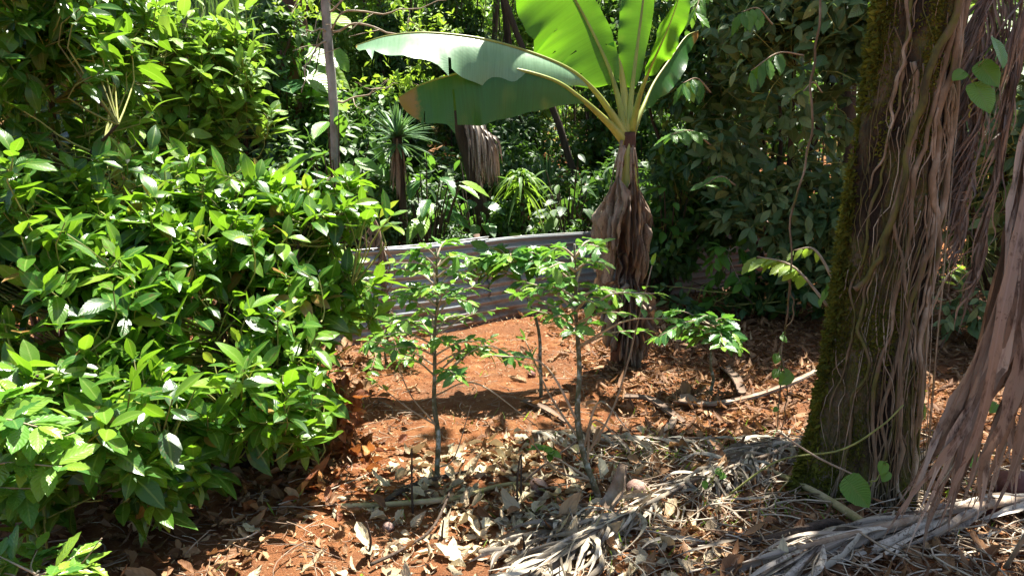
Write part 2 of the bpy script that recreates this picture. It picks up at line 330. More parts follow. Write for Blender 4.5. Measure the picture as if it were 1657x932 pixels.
def ground_mat():
    m, t, out = mat_base('red_soil')
    geo = nd(t, 'ShaderNodeNewGeometry'); pos = geo.outputs['Position']
    n1 = noise_n(t, 1.3, 5, pos); n2 = noise_n(t, 9, 5, pos); n3 = noise_n(t, 85, 4, pos, 0.75); n4 = noise_n(t, 260, 2, pos)
    soil = ramp(t, n2, [(0.30, (0.21, 0.064, 0.020)), (0.5, (0.34, 0.130, 0.048)), (0.72, (0.49, 0.235, 0.095))])
    soil = mixc(t, ramp(t, n1, [(0.45, (0, 0, 0)), (0.65, (1, 1, 1))]), soil, (0.27, 0.115, 0.052))
    speck = ramp(t, n3, [(0.58, (0, 0, 0)), (0.66, (1, 1, 1))])
    soil = mixc(t, math_n(t, 'MULTIPLY', speck, 0.55), soil, (0.58, 0.38, 0.22))
    dk = ramp(t, n3, [(0.30, (1, 1, 1)), (0.40, (0, 0, 0))])
    soil = mixc(t, math_n(t, 'MULTIPLY', dk, 0.6), soil, (0.13, 0.045, 0.02))
    # far slope: undergrowth cover with bare red patches
    sep = nd(t, 'ShaderNodeSeparateXYZ'); t.links.new(pos, sep.inputs[0])
    far = ramp(t, math_n(t, 'DIVIDE', sep.outputs[2], 4.0), [(0.35, (0, 0, 0)), (0.8, (1, 1, 1))])
    veg = mixc(t, n2, (0.05, 0.09, 0.02), (0.20, 0.26, 0.06))
    col = mixc(t, math_n(t, 'MULTIPLY', far, 0.95), soil, veg)
    b = nd(t, 'ShaderNodeBump'); b.inputs['Strength'].default_value = 1.0; b.inputs['Distance'].default_value = 0.035
    t.links.new(math_n(t, 'ADD', n3, math_n(t, 'MULTIPLY', n4, 0.5)), b.inputs['Height'])
    pr = nd(t, 'ShaderNodeBsdfPrincipled'); t.links.new(col, pr.inputs['Base Color']); pr.inputs['Roughness'].default_value = 0.95
    pr.inputs['Specular IOR Level'].default_value = 0.15
    t.links.new(b.outputs[0], pr.inputs['Normal']); t.links.new(pr.outputs[0], out.inputs[0]); return m
M['soil'] = ground_mat()

# ------------------------------------------------------------------ leaf templates & scattering
def leaf_tpl(rows=6, cols=5, width=0.42, peak=0.45, fold=0.25, bend=0.25, wavy=0.0, crumple=0.0, seed=0, pet=0.0, tipw=0.02, lobes=0):
    g = np.random.default_rng(seed)
    u = np.linspace(0, 1, rows); c = np.linspace(-1, 1, cols)
    a = math.log(0.5)/math.log(peak) if peak != 0.5 else 1
    w = np.sin(np.clip(u, 0, 1)**a*math.pi)**0.85*width*0.5
    w = np.maximum(w, tipw*0.5*(1-0.6*u))
    U, C = np.meshgrid(u, c, indexing='ij')
    Wd = w[:, None]*np.ones_like(C)
    if wavy: Wd = Wd*(1+wavy*np.sin(U*rows*math.pi*0.98)*np.abs(C))
    y = C*Wd
    z = np.abs(y)*fold - bend*U**2 + wavy*0.16*np.sin(U*rows*math.pi*0.95)*np.abs(C)*np.sign(w[:, None]-tipw*0.5)
    if crumple: z = z + crumple*g.normal(size=z.shape)*np.minimum(1, Wd*8); y = y + crumple*0.5*g.normal(size=z.shape); U2 = U+crumple*0.5*g.normal(size=z.shape)
    else: U2 = U
    v = np.stack([U2, y, z], -1).reshape(-1, 3)
    uv = np.stack([U, C*0.5+0.5], -1).reshape(-1, 2)
    i = np.arange(rows-1)[:, None]*cols + np.arange(cols-1)[None]
    f = np.stack([i, i+1, i+cols+1, i+cols], -1).reshape(-1, 4)
    if pet:
        v[:, 0] = v[:, 0]*(1-pet)+pet
    return v, f, uv
def scatter(mb, tpls, O, X, N, S, rnd=None, bendv=0.0):
    O = np.asarray(O, float); n = len(O)
    if n == 0: return
    X = nrm(X); Y = nrm(np.cross(N, X)); Z = np.cross(X, Y); S = np.broadcast_to(S, (n,))
    rnd = RNG.random(n) if rnd is None else np.broadcast_to(rnd, (n,))
    pick = RNG.integers(0, len(tpls), n)
    for k, (tv, tf, tuv) in enumerate(tpls):
        m = pick == k
        if not m.any(): continue
        nn = m.sum(); V = len(tv)
        loc = np.broadcast_to(tv[None], (nn, V, 3)).copy()
        if bendv:
            b = RNG.normal(0, bendv, nn)[:, None]; loc[..., 2] -= b*loc[..., 0]**2
            loc[..., 1] += RNG.normal(0, bendv*0.35, nn)[:, None]*loc[..., 0]**2
        loc *= S[m][:, None, None]
        v = O[m][:, None]+loc[..., 0:1]*X[m][:, None]+loc[..., 1:2]*Y[m][:, None]+loc[..., 2:3]*Z[m][:, None]
        f = tf[None]+(np.arange(nn)*V)[:, None, None]
        uv = np.broadcast_to(tuv[None], (nn, V, 2))
        mb.add(v.reshape(-1, 3), f.reshape(-1, 4), uv.reshape(-1, 2), np.repeat(rnd[m], V))
def rdir(n):
    v = RNG.normal(size=(n, 3)); return nrm(v)
T_GLOSSY = [leaf_tpl(8, 5, w, 0.5, f, b, 0.02, 0.006, s, 0.06) for w, f, b, s in ((0.42, .22, .16, 1), (0.46, .10, .25, 2), (0.38, .32, .08, 3), (0.44, .18, .34, 4))]
T_COFFEE = [leaf_tpl(12, 5, w, 0.5, f, b, 0.10, 0.003, s, 0.05) for w, f, b, s in ((0.42, .15, .22, 1), (0.46, .1, .32, 2), (0.38, .25, .12, 3))]
T_MID = [leaf_tpl(5, 3, 0.46, 0.5, f, b, 0, 0, 1, 0.06) for f, b in ((0.25, .2), (.1, .35), (.35, .08))]
T_FAR = [leaf_tpl(4, 3, 0.5, 0.5, 0.25, b, 0, 0, 1) for b in (.12, .3)]
T_DRY = [leaf_tpl(9, 7, w, 0.5, f, b, 0.03, c, s, 0.03) for w, f, b, c, s in ((.5, .5, .3, .03, 1), (.45, -.6, -.4, .035, 2), (.55, .9, -.25, .04, 3), (.42, 1.4, .2, .025, 4), (.6, .2, -.6, .045, 5), (.38, -1.0, .3, .03, 6))]
T_CHIP = [leaf_tpl(4, 3, .3, 0.5, f, b, 0, 0.03, s) for f, b, s in ((.5, .3, 1), (-.5, -.3, 2), (1.0, -.1, 3))]
T_BLADE = [leaf_tpl(4, 3, 0.10, 0.4, 0.2, b, 0, 0, 1) for b in (.2, .5)]
def heart_tpl(seed=0):
    v, f, uv = leaf_tpl(10, 7, 0.95, 0.36, 0.12, 0.12, 0.03, 0.004, seed)
    v = v.copy(); c = np.abs(uv[:, 1]-0.5)*2
    v[:, 0] -= 0.26*c**1.5*np.exp(-((uv[:, 0]-0.12)/0.28)**2)
    return v, f, uv
T_HEART = [heart_tpl(1), heart_tpl(2)]

def clump_leaves(mb, tips, dirs, n_per, size, tpl, spread=0.8, droop=0.25, seg=0.16, rnd_mu=None, stem=None, bendv=0.16):
    """leaves in near opposite pairs along the last `seg` metres of each twig"""
    n = len(tips); dirs = nrm(dirs)
    ref = np.where(np.abs(dirs[:, 2:3]) > 0.9, A(1, 0, 0)[None], A(0, 0, 1)[None])
    U = nrm(np.cross(dirs, ref)); V = np.cross(dirs, U)
    ph0 = RNG.random(n)*6.28
    tw = RNG.random(n)
    for k in range(n_per):
        t = (k//2)/max(1, (n_per-1)//2) if n_per > 1 else 0
        keep = RNG.random(n) > 0.1
        ph = ph0 + (k % 2)*math.pi + (k//2)*1.45 + RNG.normal(0, .25, n)
        rad = np.cos(ph)[:, None]*U+np.sin(ph)[:, None]*V
        o = tips - dirs*(seg*t)
        X = nrm(dirs*(0.85-0.6*t)+rad*spread+A(0, 0, -1)*droop*(RNG.normal(.7, .9, (n, 1))))
        Nn = nrm(A(0, -.12, 1)+0.5*dirs+RNG.normal(0, .42, (n, 3)))
        S = size*(0.62+0.5*math.sin(min(1, 0.35+t)*math.pi/2))*(0.55+0.75*RNG.random(n))
        r = None
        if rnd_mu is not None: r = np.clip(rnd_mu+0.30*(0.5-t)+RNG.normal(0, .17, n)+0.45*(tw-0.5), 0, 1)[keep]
        scatter(mb, tpl, o[keep], X[keep], Nn[keep], S[keep], r, bendv)
def blob_points(blobs, n, inner=0.5, cut=None):
    out = []; dr = []
    vol = np.array([b[1][0]*b[1][1]+b[1][0]*b[1][2]+b[1][1]*b[1][2] for b in blobs]); vol = vol/vol.sum()
    for (c, rad), w in zip(blobs, vol):
        k = max(1, int(n*w)); d = rdir(k)
        r = inner+(1-inner)*RNG.random(k)**0.6
        lump = 1+0.42*noise(d[:, 0]*2.3+c[0], d[:, 1]*2.3+c[1], d[:, 2]*2.3+c[2], s=8)
        out.append(np.asarray(c)+d*np.asarray(rad)*(r*lump)[:, None]); dr.append(d)
    out = np.vstack(out); dr = np.vstack(dr)
    ok = (out[:, 2] > ground(out[:, 0], out[:, 1], False)+0.04) & (noise(out[:, 0]*3.6, out[:, 1]*3.6, out[:, 2]*3.6, s=88) > -0.12)
    return out[ok], dr[ok]
def shrub(name, label, cat, base, blobs, n_twigs, n_per, size, tpl, lmat, bmat, inner=0.5, up=0.55, seg=0.14, rnd_mu=0.5, group=None, nbranch=14, trunk_r=0.03,
          stems=True, droop=0.25, spread=0.8, twig_r=0.003, fol='foliage'):
    base = np.asarray(base, float)
    root = empty(name, base, label, cat, group)
    tips, out = blob_points(blobs, n_twigs, inner)
    dirs = nrm(out*0.7+A(0, 0, up)+RNG.normal(0, .35, (len(tips), 3)))
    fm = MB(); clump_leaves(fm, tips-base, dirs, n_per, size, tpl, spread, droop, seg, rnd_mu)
    fm.build(fol, lmat, root)
    bm = MB(); joints = []
    ends, od = blob_points(blobs, nbranch, 0.35)
    for e in ends:
        b0 = base+RNG.normal(0, trunk_r*1.2, 3)*A(1, 1, 0)
        m1 = b0*0.65+e*0.35+A(0, 0, 1)*0.18*abs(e[2]-b0[2])+RNG.normal(0, .05, 3); m2 = b0*0.3+e*0.7+A(0, 0, 1)*0.12*abs(e[2]-b0[2])+RNG.normal(0, .05, 3)
        p = spline([b0, m1, m2, e], 10); joints.append(p[3:])
        bm.tube(p-base, [trunk_r*(0.5+0.5*RNG.random()), trunk_r*0.45, trunk_r*0.2], 6, RNG.random()*0.6+.2, 0.1)
    bm.build('trunk', bmat, root)
    if stems:
        J = np.vstack(joints); sm = MB()
        for i in range(len(tips)):
            if RNG.random() > stems: continue
            b = tips[i]-dirs[i]*(seg*1.3)
            j = J[np.argmin(np.sum((J-b)**2, 1)+0.15*(J[:, 2]-b[2] > 0))]
            if np.linalg.norm(j-b) > 0.9: j = b+(j-b)*0.5
            p = spline([j, (j+b)/2+A(0, 0, -0.02), b, tips[i]], 6)
            sm.tube(p-base, [twig_r*2, twig_r], 4, 0.3+0.6*RNG.random(), cap=False)
        sm.build('stems', M['stem'] if stems < 2 else bmat, root)
    return root
#==MAIN==
# ================================================================== STRUCTURE: ground
def make_ground():
    def axis(a, b, fine, n):
        t = np.linspace(-1, 1, n); s = np.sinh(t*fine)/np.sinh(fine)
        return np.where(s < 0, -s*a, s*b)
    xs = axis(-70, 70, 4.2, 420); ys = 4.5+axis(-25, 130, 4.2, 520)
    X, Y = np.meshgrid(xs, ys, indexing='ij'); Z = ground(X, Y)
    v = np.stack([X, Y, Z], -1).reshape(-1, 3); n = len(ys)
    i = np.arange(len(xs)-1)[:, None]*n+np.arange(n-1)[None]
    f = np.stack([i, i+n, i+n+1, i+1], -1).reshape(-1, 4)
    m = MB(); m.add(v, f); o = m.build('ground', M['soil']); tag(o, 'red orange soil rising as a slope behind the iron fence', 'ground', kind='structure')
make_ground()

# ================================================================== FENCE of corrugated iron
def make_fence():
    x0 = FX-.20; L = 6.9; dx = 1/math.sqrt(1+FK*FK); dy = FK*dx
    def pt(s): return x0+s*dx, FY+FK*(x0-FX)+s*dy
    root = empty('corrugated_fence', (*pt(0), 0), 'low fence of rusty corrugated iron sheets behind the saplings', 'fence')
    base = A(*pt(0), 0); nx_ = A(dy, -dx, 0)
    H = 0.80; s = 0; k = 0; rise = 9
    while s < L:
        ln = 1.75; n = 30; rows = 92
        ss = np.linspace(s, s+ln+0.06, n); zz = np.linspace(0, 1, rows)
        S, Zt = np.meshgrid(ss, zz, indexing='ij')
        tilt = RNG.normal(0, .012); off = 0.012*(k % 2)
        px, py = x0+S*dx, FY+FK*(x0-FX)+S*dy
        hh = H+RNG.normal(0, .015)-0.02*np.clip(1.4-S, 0, 5)
        z = -0.05+Zt*(hh+0.05)+tilt*(S-s)+ground(px, py, False)*0.8
        d = 0.015*np.sin(Zt*hh/0.076*2*math.pi)+off+0.02*noise(S*1.1, Zt*1.5+k, s=12)
        d = d-0.19*np.maximum(Zt*hh, 0); v = np.stack([px+nx_[0]*d, py+nx_[1]*d, z], -1).reshape(-1, 3)-base
        i = np.arange(n-1)[:, None]*rows+np.arange(rows-1)[None]
        f = np.stack([i, i+rows, i+rows+1, i+1], -1).reshape(-1, 4)
        m = MB(); m.add(v, f, np.stack([S, Zt], -1).reshape(-1, 2), .5 if s < 3 else .95); m.build('iron_sheet', M['iron'], root)  # right sheets old and rustier, their shade put into the rust colour
        # timber rail capping of this bay and a post behind
        a = A(px[0, 0], py[0, 0], 0)-nx_*0.05; g = ground(a[0], a[1], False)
        m = MB(); m.tube([a+A(0, 0, g-0.15)-base, a+A(0, 0, g+0.4)-nx_*.11-base, a+A(0, 0, g+0.84)-nx_*.23-base], 0.03, 8, 0.5, .1); m.build('post', M['post'], root)
        top = np.stack([px[:, -1], py[:, -1], z.reshape(n, rows)[:, -1]], -1) - nx_*0.19*hh[:, -1:]
        m = MB(); m.tube(top-base+A(0, 0, 0.0), 0.008, 8, 0.6); m.build('top_edge', M['iron'], root)
        s += ln; k += 1
make_fence()

# ================================================================== BANANA PLANT
def banana():
    d0 = 6.0
    b = G(1012, 588); d0 = b[1]
    root = empty('banana_plant', b, 'banana plant with huge green leaves and hanging dead brown leaves', 'banana plant')
    L = lambda p: np.asarray(p)-b
    top = P(1016, 214, d0)
    path = spline([b+A(0, 0, -0.05), P(1014, 480, d0), P(1016, 360, d0), P(1017, 280, d0), top], 30)
    m = MB(); m.tube(L(path), [0.12, 0.095, 0.078, 0.064, 0.052], 20, 0.28, 0.14); m.build('pseudostem', M['pstem'], root)
    m = MB(); m.tube(L(path[17:])+A(0, -.004, 0), [0.074, 0.066, 0.058, 0.03], 20, 0.85, 0.14, 3); m.build('neck', M['petiole'], root)
    def leaf(mid, wn, wf, near, far_, mat, name='leaf', petn=0.25, pr=0.02, seed=0, fold_n=0.5, fold_f=-0.4, curl=0.5, tear=(), tap=0, wobk=1.0):
        """mid: midrib points from crown to tip; near/far: side vectors of the halves (functions of u)"""
        K = 150; c = spline(mid, K); u = np.linspace(0, 1, K)
        mb = MB(); c0_ = c[0]*.45+P(1015, 262, d0)*.55; c[0] = c0_; mb.tube(L(c), [pr*1.7, pr*1.15, pr*0.75, pr*.55, pr*0.42, pr*.3, pr*.22, pr*0.12], 10, 0.5)
        pt = mb.build('petiole', M['petiole'], None)
        i0 = int(petn*K); cc = c[i0:]; uu = (np.arange(len(cc)))/(len(cc)-1)
        T = nrm(np.gradient(cc, axis=0))
        prof = np.sin(np.clip(uu*1.0, 0, 1)**0.75*math.pi)**0.55; prof = np.where(uu > 0.9, prof, np.maximum(prof, 0)); prof = prof*(np.clip(uu/tap, 0, 1)**.8 if tap else 1); prof[0] = 0.04; prof[-1] = 0.02
        lm = MB(); cols = 11
        for side, wid, crl, sd in ((near, wn, curl, 1), (far_, wf, curl*0.6, 2)):
            S0 = nrm(np.asarray([side]*len(cc)) - T*np.sum(np.asarray([side]*len(cc))*T, -1, keepdims=True))
            w = wid*prof*(1+0.08*noise(uu*5, seed, s=sd)*wobk+0.03*noise(uu*19, seed, s=sd+5))
            pts = [cc+0*S0]; dirv = S0.copy(); p = cc.copy()
            wob = 0.55*noise(uu*6.5+seed*3, seed+0.5, s=sd+9)+0.22*noise(uu*16+seed, seed+.2, s=sd+19)
            for q in range(1, cols):
                a = q/(cols-1)
                dirv = nrm(dirv+A(0, 0, -1)*crl*0.16+np.cross(T, S0)*(wob*0.34*a*wobk)[:, None])
                p = p+dirv*(w/(cols-1))[:, None]
                pts.append(p.copy())
            V = np.stack(pts, 1)    # len,cols,3
            uvv = np.stack(np.broadcast_arrays(uu[:, None], 0.5+(0.5 if sd == 1 else -0.5)*np.linspace(0, 1, cols)[None]), -1)
            n = cols; i = np.arange(len(cc)-1)[:, None]*n+np.arange(n-1)[None]
            f = np.stack([i, i+1, i+n+1, i+n], -1); keepq = np.ones(f.shape[:2], bool)
            for (tu, sdd, c0) in tear:      # a split running in from the margin
                if sdd == sd:
                    kt = int(tu*len(cc)); keepq[kt, c0:] = False; sag = np.linspace(0, 1, cols-c0)
                    for q_, dk in enumerate((1.0, .7, .45, .2)):
                        if kt+1+q_ < len(cc): V[kt+1+q_, c0:] += A(0, -.3, -1)[None]*(0.055*dk*sag)[:, None]
                        if kt-q_ > 0: V[kt-q_, c0:] += A(0, -.4, .4)[None]*(0.02*dk*sag)[:, None]
            f = f[keepq]
            lm.add(L(V.reshape(-1, 3)), f.reshape(-1, 4), uvv.reshape(-1, 2), 0.4+0.3*RNG.random())
        lf = lm.build('leaf', mat, root); pt.parent = lf
        return lf
    crown = lambda px, py, dd=0: P(px, py, d0+dd)
    n1 = A(0.05, -1, -0.75); f1 = A(0, 1, -0.1)
    l1 = leaf([crown(1012, 222), crown(990, 185, -.05), crown(955, 140, -.15), crown(905, 104, -.28), crown(800, 68, -.42), crown(700, 54, -.5), crown(630, 58, -.52), crown(576, 74, -.5)],
         0.35, 0.30, n1, f1, M['banana_sheen'], petn=0.27, pr=0.024, seed=1.3, curl=0.75, tap=.45, tear=((.55, 1, 7), (.86, 1, 8)), wobk=1.3)
    l1['label'] = 'long pale green banana leaf reaching far left'
    l2 = leaf([crown(1010, 228), crown(985, 200, -.1), crown(940, 160, -.3), crown(890, 128, -.42), crown(800, 108, -.5), crown(730, 122, -.5), crown(680, 138, -.48), crown(645, 158, -.45)],
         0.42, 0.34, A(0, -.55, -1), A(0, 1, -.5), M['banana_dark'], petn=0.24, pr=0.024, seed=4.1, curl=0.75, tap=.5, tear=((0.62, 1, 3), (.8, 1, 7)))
    l2['label'] = 'dark green banana leaf with a scorched brown tip'
    l3 = leaf([crown(1010, 215), crown(1003, 170, .02), crown(985, 110, .05), crown(955, 45, .08), crown(925, -10, .05), crown(880, -90, -.05), crown(820, -170, -.3)],
         0.46, 0.15, A(-1, -.25, -.55), A(1, .3, .2), M['banana'], petn=0.27, pr=0.022, seed=2.2, curl=0.12, tear=((.12, 1, 6), (.24, 1, 4), (.30, 1, 7), (.42, 1, 5), (.2, 2, 4)), wobk=.8)
    l3['label'] = 'broad upright leaf glowing yellow green against the light'
    l4 = leaf([crown(1016, 205), crown(1022, 150, .1), crown(1032, 70, .2), crown(1042, -10, .25), crown(1050, -90, .25), crown(1050, -190, .1)],
         0.17, 0.09, A(-1, .35, .1), A(1, .5, 0), M['banana'], petn=0.22, pr=0.02, seed=5.2, curl=0.1)
    l5 = leaf([crown(1022, 212), crown(1034, 160, -.1), crown(1050, 115, -.2), crown(1068, 75, -.28), crown(1085, 35, -.3), crown(1100, -10, -.3), crown(1112, -70, -.3)],
         0.10, 0.13, A(-.4, -1, .5), A(.9, .3, -.1), M['banana'], petn=0.30, pr=0.018, seed=6.7, curl=0.1)
    l6 = leaf([crown(1020, 225), crown(1038, 180, .1), crown(1058, 135, .3), crown(1085, 95, .5), crown(1110, 60, .7), crown(1130, 50, .9)],
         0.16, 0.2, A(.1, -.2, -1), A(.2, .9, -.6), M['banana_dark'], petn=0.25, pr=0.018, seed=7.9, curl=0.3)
    # rolled young leaf
    c = spline([crown(1012, 200), crown(1010, 150, .12), crown(1004, 110, .15), crown(1000, 92, .15)], 14); m = MB(); m.tube(L(c), [0.02, 0.028, 0.02, 0.004], 10, 0.9); m.build('rolled_leaf', M['petiole'], root)
    # dead hanging leaves: crumpled drapes
    def drape(s, e, w, seed, r=0.5, out=0.1, stalk=0.35):
        K, C_ = 46, 18; t = np.linspace(0, 1, K)
        mid = (s+e)/2; side0 = (s-b)*A(1, 1, 0); 
        away = nrm(A(e[0]-b[0], e[1]-b[1]-0.05, 0)); mid = mid+away*out
        c = spline([s, s*0.65+mid*0.35+away*out*0.5, mid, e], K)
        ww = w*np.clip((t-stalk)*5, 0.06, 1)*(1-0.45*np.clip((t-0.75)/0.25, 0, 1)**2)
        lat = nrm(np.cross(away, A(0, 0, 1))); a = np.linspace(-1, 1, C_)
        Tt, Aa = np.meshgrid(t, a, indexing='ij')
        pl = 0.06*np.sin(Aa*9.5+seed*2+2.0*noise(Tt*3, seed, s=31))*np.minimum(1, ww[:, None]/w)+(0.07*noise(Tt*9, Aa*4, seed, s=33)+0.035*noise(Tt*22, Aa*8, seed, s=34))*np.minimum(1, ww[:, None]/w)
        zj = (0.07*noise(Aa*3, Tt*2, seed, s=35)+.05*noise(Aa*9, 0*Tt, seed, s=36))*np.clip((Tt-.5)*3, 0, 1)
        V = c[:, None]+lat*(Aa*ww[:, None]*0.5*(1+0.45*noise(Tt*7, seed+np.sign(Aa)*3, s=37)))[..., None]+away*pl[..., None]+A(0, 0, 1)*zj[..., None]
        i = np.arange(K-1)[:, None]*C_+np.arange(C_-1)[None]; f = np.stack([i, i+1, i+C_+1, i+C_], -1)
        lm = MB(); lm.add(L(V.reshape(-1, 3)), f.reshape(-1, 4), np.stack([Tt, Aa*.5+.5], -1).reshape(-1, 2), np.clip(r+0.3*noise(Tt*5, Aa*2, seed, s=41), 0, 1).reshape(-1))
        lm.tube(L(c[:16]), 0.010, 6, r); o = lm.build('dead_leaf', M['sheath'], root)
    C = lambda px, py, dd=0: P(px, py, d0+dd)
    dl = [((1004, 238), (966, 430), .12, -.12, .8, .02, .56), ((1008, 236), (992, 398), .16, -.2, .7, .03, .48), ((1012, 240), (978, 452), .15, -.10, .85, .04, .55),
          ((1024, 236), (1022, 412), .13, -.18, .3, .03, .45), ((1026, 240), (1040, 420), .08, -.10, .3, .02, .55), ((1006, 260), (974, 468), .11, -.02, .9, .02, .68), ((1020, 250), (1040, 452), .12, -.14, .45, .03, .55),
          ((1012, 440), (986, 560), .16, -.16, .6, .04, .12), ((1020, 440), (1012, 585), .15, -.2, .5, .02, .1), ((1028, 455), (1040, 570), .13, -.12, .2, .04, .12),
          ((1022, 460), (1026, 592), .12, -.17, .38, .03, .1), ((1014, 400), (1016, 520), .17, -.12, .12, .02, .05)]
    for k, (s, e, w, dd, r, o, stk) in enumerate(dl):  # r: left leaves paler, their sunlit look is put into the colour
        drape(C(s[0], s[1], -.06), C(e[0], e[1], dd), w, k*1.7, r, o, stk)
    # bare hanging petioles
    for k, (x, y, x2, y2) in enumerate(((1006, 228, 997, 335), (1009, 236, 1004, 350), (1022, 240, 1026, 330))):
        m = MB(); m.tube(L(spline([C(x, y, -.06), C((x+x2)/2-3, (y+y2)/2, -.12), C(x2, y2, -.12)], 8)), [.014, .011, .008], 6, .6); m.build('dry_petiole', M['stick'], root)
banana()

# ================================================================== LEFT SHRUBS
def pb(px, py, d, r): return (P(px, py, d), r)
def sh_front():
    bA = G(300, 800); bB = G(120, 800)
    shrub('glossy_shrub', 'big glossy shrub in full sun beside the red soil, nearest to the left sapling', 'shrub', A(-1.45, 4.0, 0),
          [pb(440, 400, 4.4, (.46, .5, .30)), pb(530, 460, 4.4, (.30, .4, .40)), pb(330, 540, 3.8, (.5, .45, .40)), pb(470, 600, 3.9, (.32, .4, .36)), pb(390, 670, 3.45, (.40, .35, .24)), pb(585, 365, 4.3, (.20, .2, .13)), pb(500, 340, 4.4, (.3, .3, .14)),pb(330, 410, 4.2, (.45, .45, .32)), pb(390, 310, 4.6, (.25, .3, .16)), pb(340, 560, 4.6, (.6, .3, .5)), pb(560, 300, 4.7, (.10, .15, .10)), pb(300, 300, 4.7, (.3, .3, .22))],
          980, 7, 0.140, T_GLOSSY, M['glossy'], M['barkd'], 0.4, 0.5, 0.13, 0.52, 'glossy leaved shrubs on the left', 18, .028)
    shrub('glossy_shrub', 'glossy shrub with large leaves at the left edge, above the shaded brown litter', 'shrub', A(-2.2, 3.5, 0),
          [pb(110, 540, 3.5, (.5, .45, .42)), pb(20, 400, 3.6, (.35, .4, .4)), pb(130, 330, 4.0, (.22, .3, .22)), pb(260, 370, 4.1, (.2, .3, .18)), pb(200, 680, 3.1, (.40, .35, .26)), pb(60, 690, 3.0, (.35, .3, .22)), pb(220, 460, 3.8, (.38, .4, .35)), pb(90, 410, 3.9, (.4, .4, .3)), pb(170, 770, 3.0, (.36, .3, .16)), pb(280, 740, 3.2, (.22, .25, .16))],
          860, 7, 0.140, T_GLOSSY, M['glossy'], M['barkd'], 0.5, 0.5, 0.13, 0.45, 'glossy leaved shrubs on the left', 14, .028)
    shrub('glossy_shrub', 'tall dark shrub filling the upper left corner behind the sunny shrubs', 'shrub', A(-2.9, 4.8, 0),
          [pb(60, 120, 4.3, (.62, .5, .75)), pb(120, 300, 4.4, (.5, .5, .5)), pb(-30, 0, 4.2, (.6, .5, .7)), pb(230, 330, 4.6, (.42, .4, .35)), pb(150, 20, 4.6, (.35, .5, .5)), pb(20, 330, 4.0, (.4, .4, .4))],
          880, 7, 0.145, T_GLOSSY, M['glossy'], M['barkd'], 0.5, 0.45, 0.15, 0.33, 'glossy leaved shrubs on the left', 18, .035)
    shrub('airy_shrub', 'airy yellow green shrub with thin upright twigs, standing behind the glossy shrubs', 'shrub', A(-2.9, 6.2, 0),
          [pb(280, 110, 6.0, (.50, .4, .6)), pb(360, 150, 6.1, (.40, .4, .55)), pb(330, 260, 6.0, (.5, .4, .4)), pb(260, 230, 5.8, (.5, .5, .5)), pb(400, 250, 6.2, (.22, .3, .28)), pb(385, 60, 6.2, (.18, .3, .2)), pb(430, 180, 6.2, (.10, .2, .12)), pb(300, 300, 5.6, (.4, .4, .3)), pb(230, 60, 6.0, (.3, .3, .4))],
          560, 6, 0.16, T_GLOSSY, M['pale'], M['barkp'], 0.35, 0.75, 0.16, 0.55, None, 16, .03)
    # glossy shrub lower right skirt: reddish dry leaves hanging under it
    shrub('dry_shrub', 'low shrub of rusty dry leaves at the foot of the sunny shrub', 'shrub', A(-1.12, 4.15, 0),
          [pb(545, 660, 4.15, (.10, .2, .2)), pb(500, 720, 4.1, (.25, .25, .10))], 85, 5, 0.09, T_DRY, M['rust'], M['stick'], 0.2, 0.1, 0.1, 0.5, None, 8, .01, droop=0.6)
sh_front()

# ------------------------------------------------------------------ coffee-like plants
def coffee_plant(name, label, cat, stem, branches, size, group=None, r0=0.014, mat='coffee', per=8, seg=0.16, bark='sapbark', tpl=None, mu=0.5):
    stem = spline(stem, 26); qq = np.linspace(0, 1, 26); sd0 = RNG.random()*9; stem = stem+(np.minimum(1, qq*4)*.022)[:, None]*np.stack([noise(qq*5, sd0), noise(qq*5, sd0+4), 0*qq], -1)
    base = stem[0].copy(); root = empty(name, base, label, cat, group)
    m = MB(); m.tube(np.vstack([stem[0]-A(0, 0, .04), stem])-base, [r0, r0*.85, r0*.6, r0*.3], 10, 0.5, 0.22, RNG.random()*9); m.build('trunk', M[bark], root)
    fm = MB()
    for (si, mid, end, n, lf) in branches:
        if n: n = int(n*1.6+.5)
        s = stem[int(si*(len(stem)-1))]; p = spline([s, mid, end], 14)
        bm = MB(); bm.tube(p-base, [r0*.38, r0*.26, r0*.14], 6, 0.4+.4*RNG.random(), .1); bm.build('branch', M['twig'], root)
        if n == 0: continue
        T = nrm(p[-1]-p[-3])[None]; O = []; Ds = []
        L_ = np.linalg.norm(p[-1]-p[0])
        for q in range(n):
            f = 1-(q/max(1, n))*lf; idx = min(13, max(1, int(f*13))); t_ = nrm(p[idx]-p[idx-1]); o = p[idx]
            for sg in (-1, 1):
                sd = nrm(np.cross(t_, A(0, 0, 1)))*sg
                X = nrm(t_*0.55+sd*0.8+A(0, 0, -0.05+RNG.normal(0, .25))+RNG.normal(0, .12, 3)); Nn = nrm(A(0, 0, 1)+0.3*t_+RNG.normal(0, .25, 3))
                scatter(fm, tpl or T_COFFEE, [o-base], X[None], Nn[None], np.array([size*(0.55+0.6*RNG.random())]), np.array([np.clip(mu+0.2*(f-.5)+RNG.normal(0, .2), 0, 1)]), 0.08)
        scatter(fm, tpl or T_COFFEE, [p[-1]-base], nrm(T+A(0, 0, .1)), nrm(A(0, 0, 1)+RNG.normal(0, .2, 3))[None], np.array([size*.7]), np.array([.9]))
    fm.build('foliage', M[mat], root)
    return root
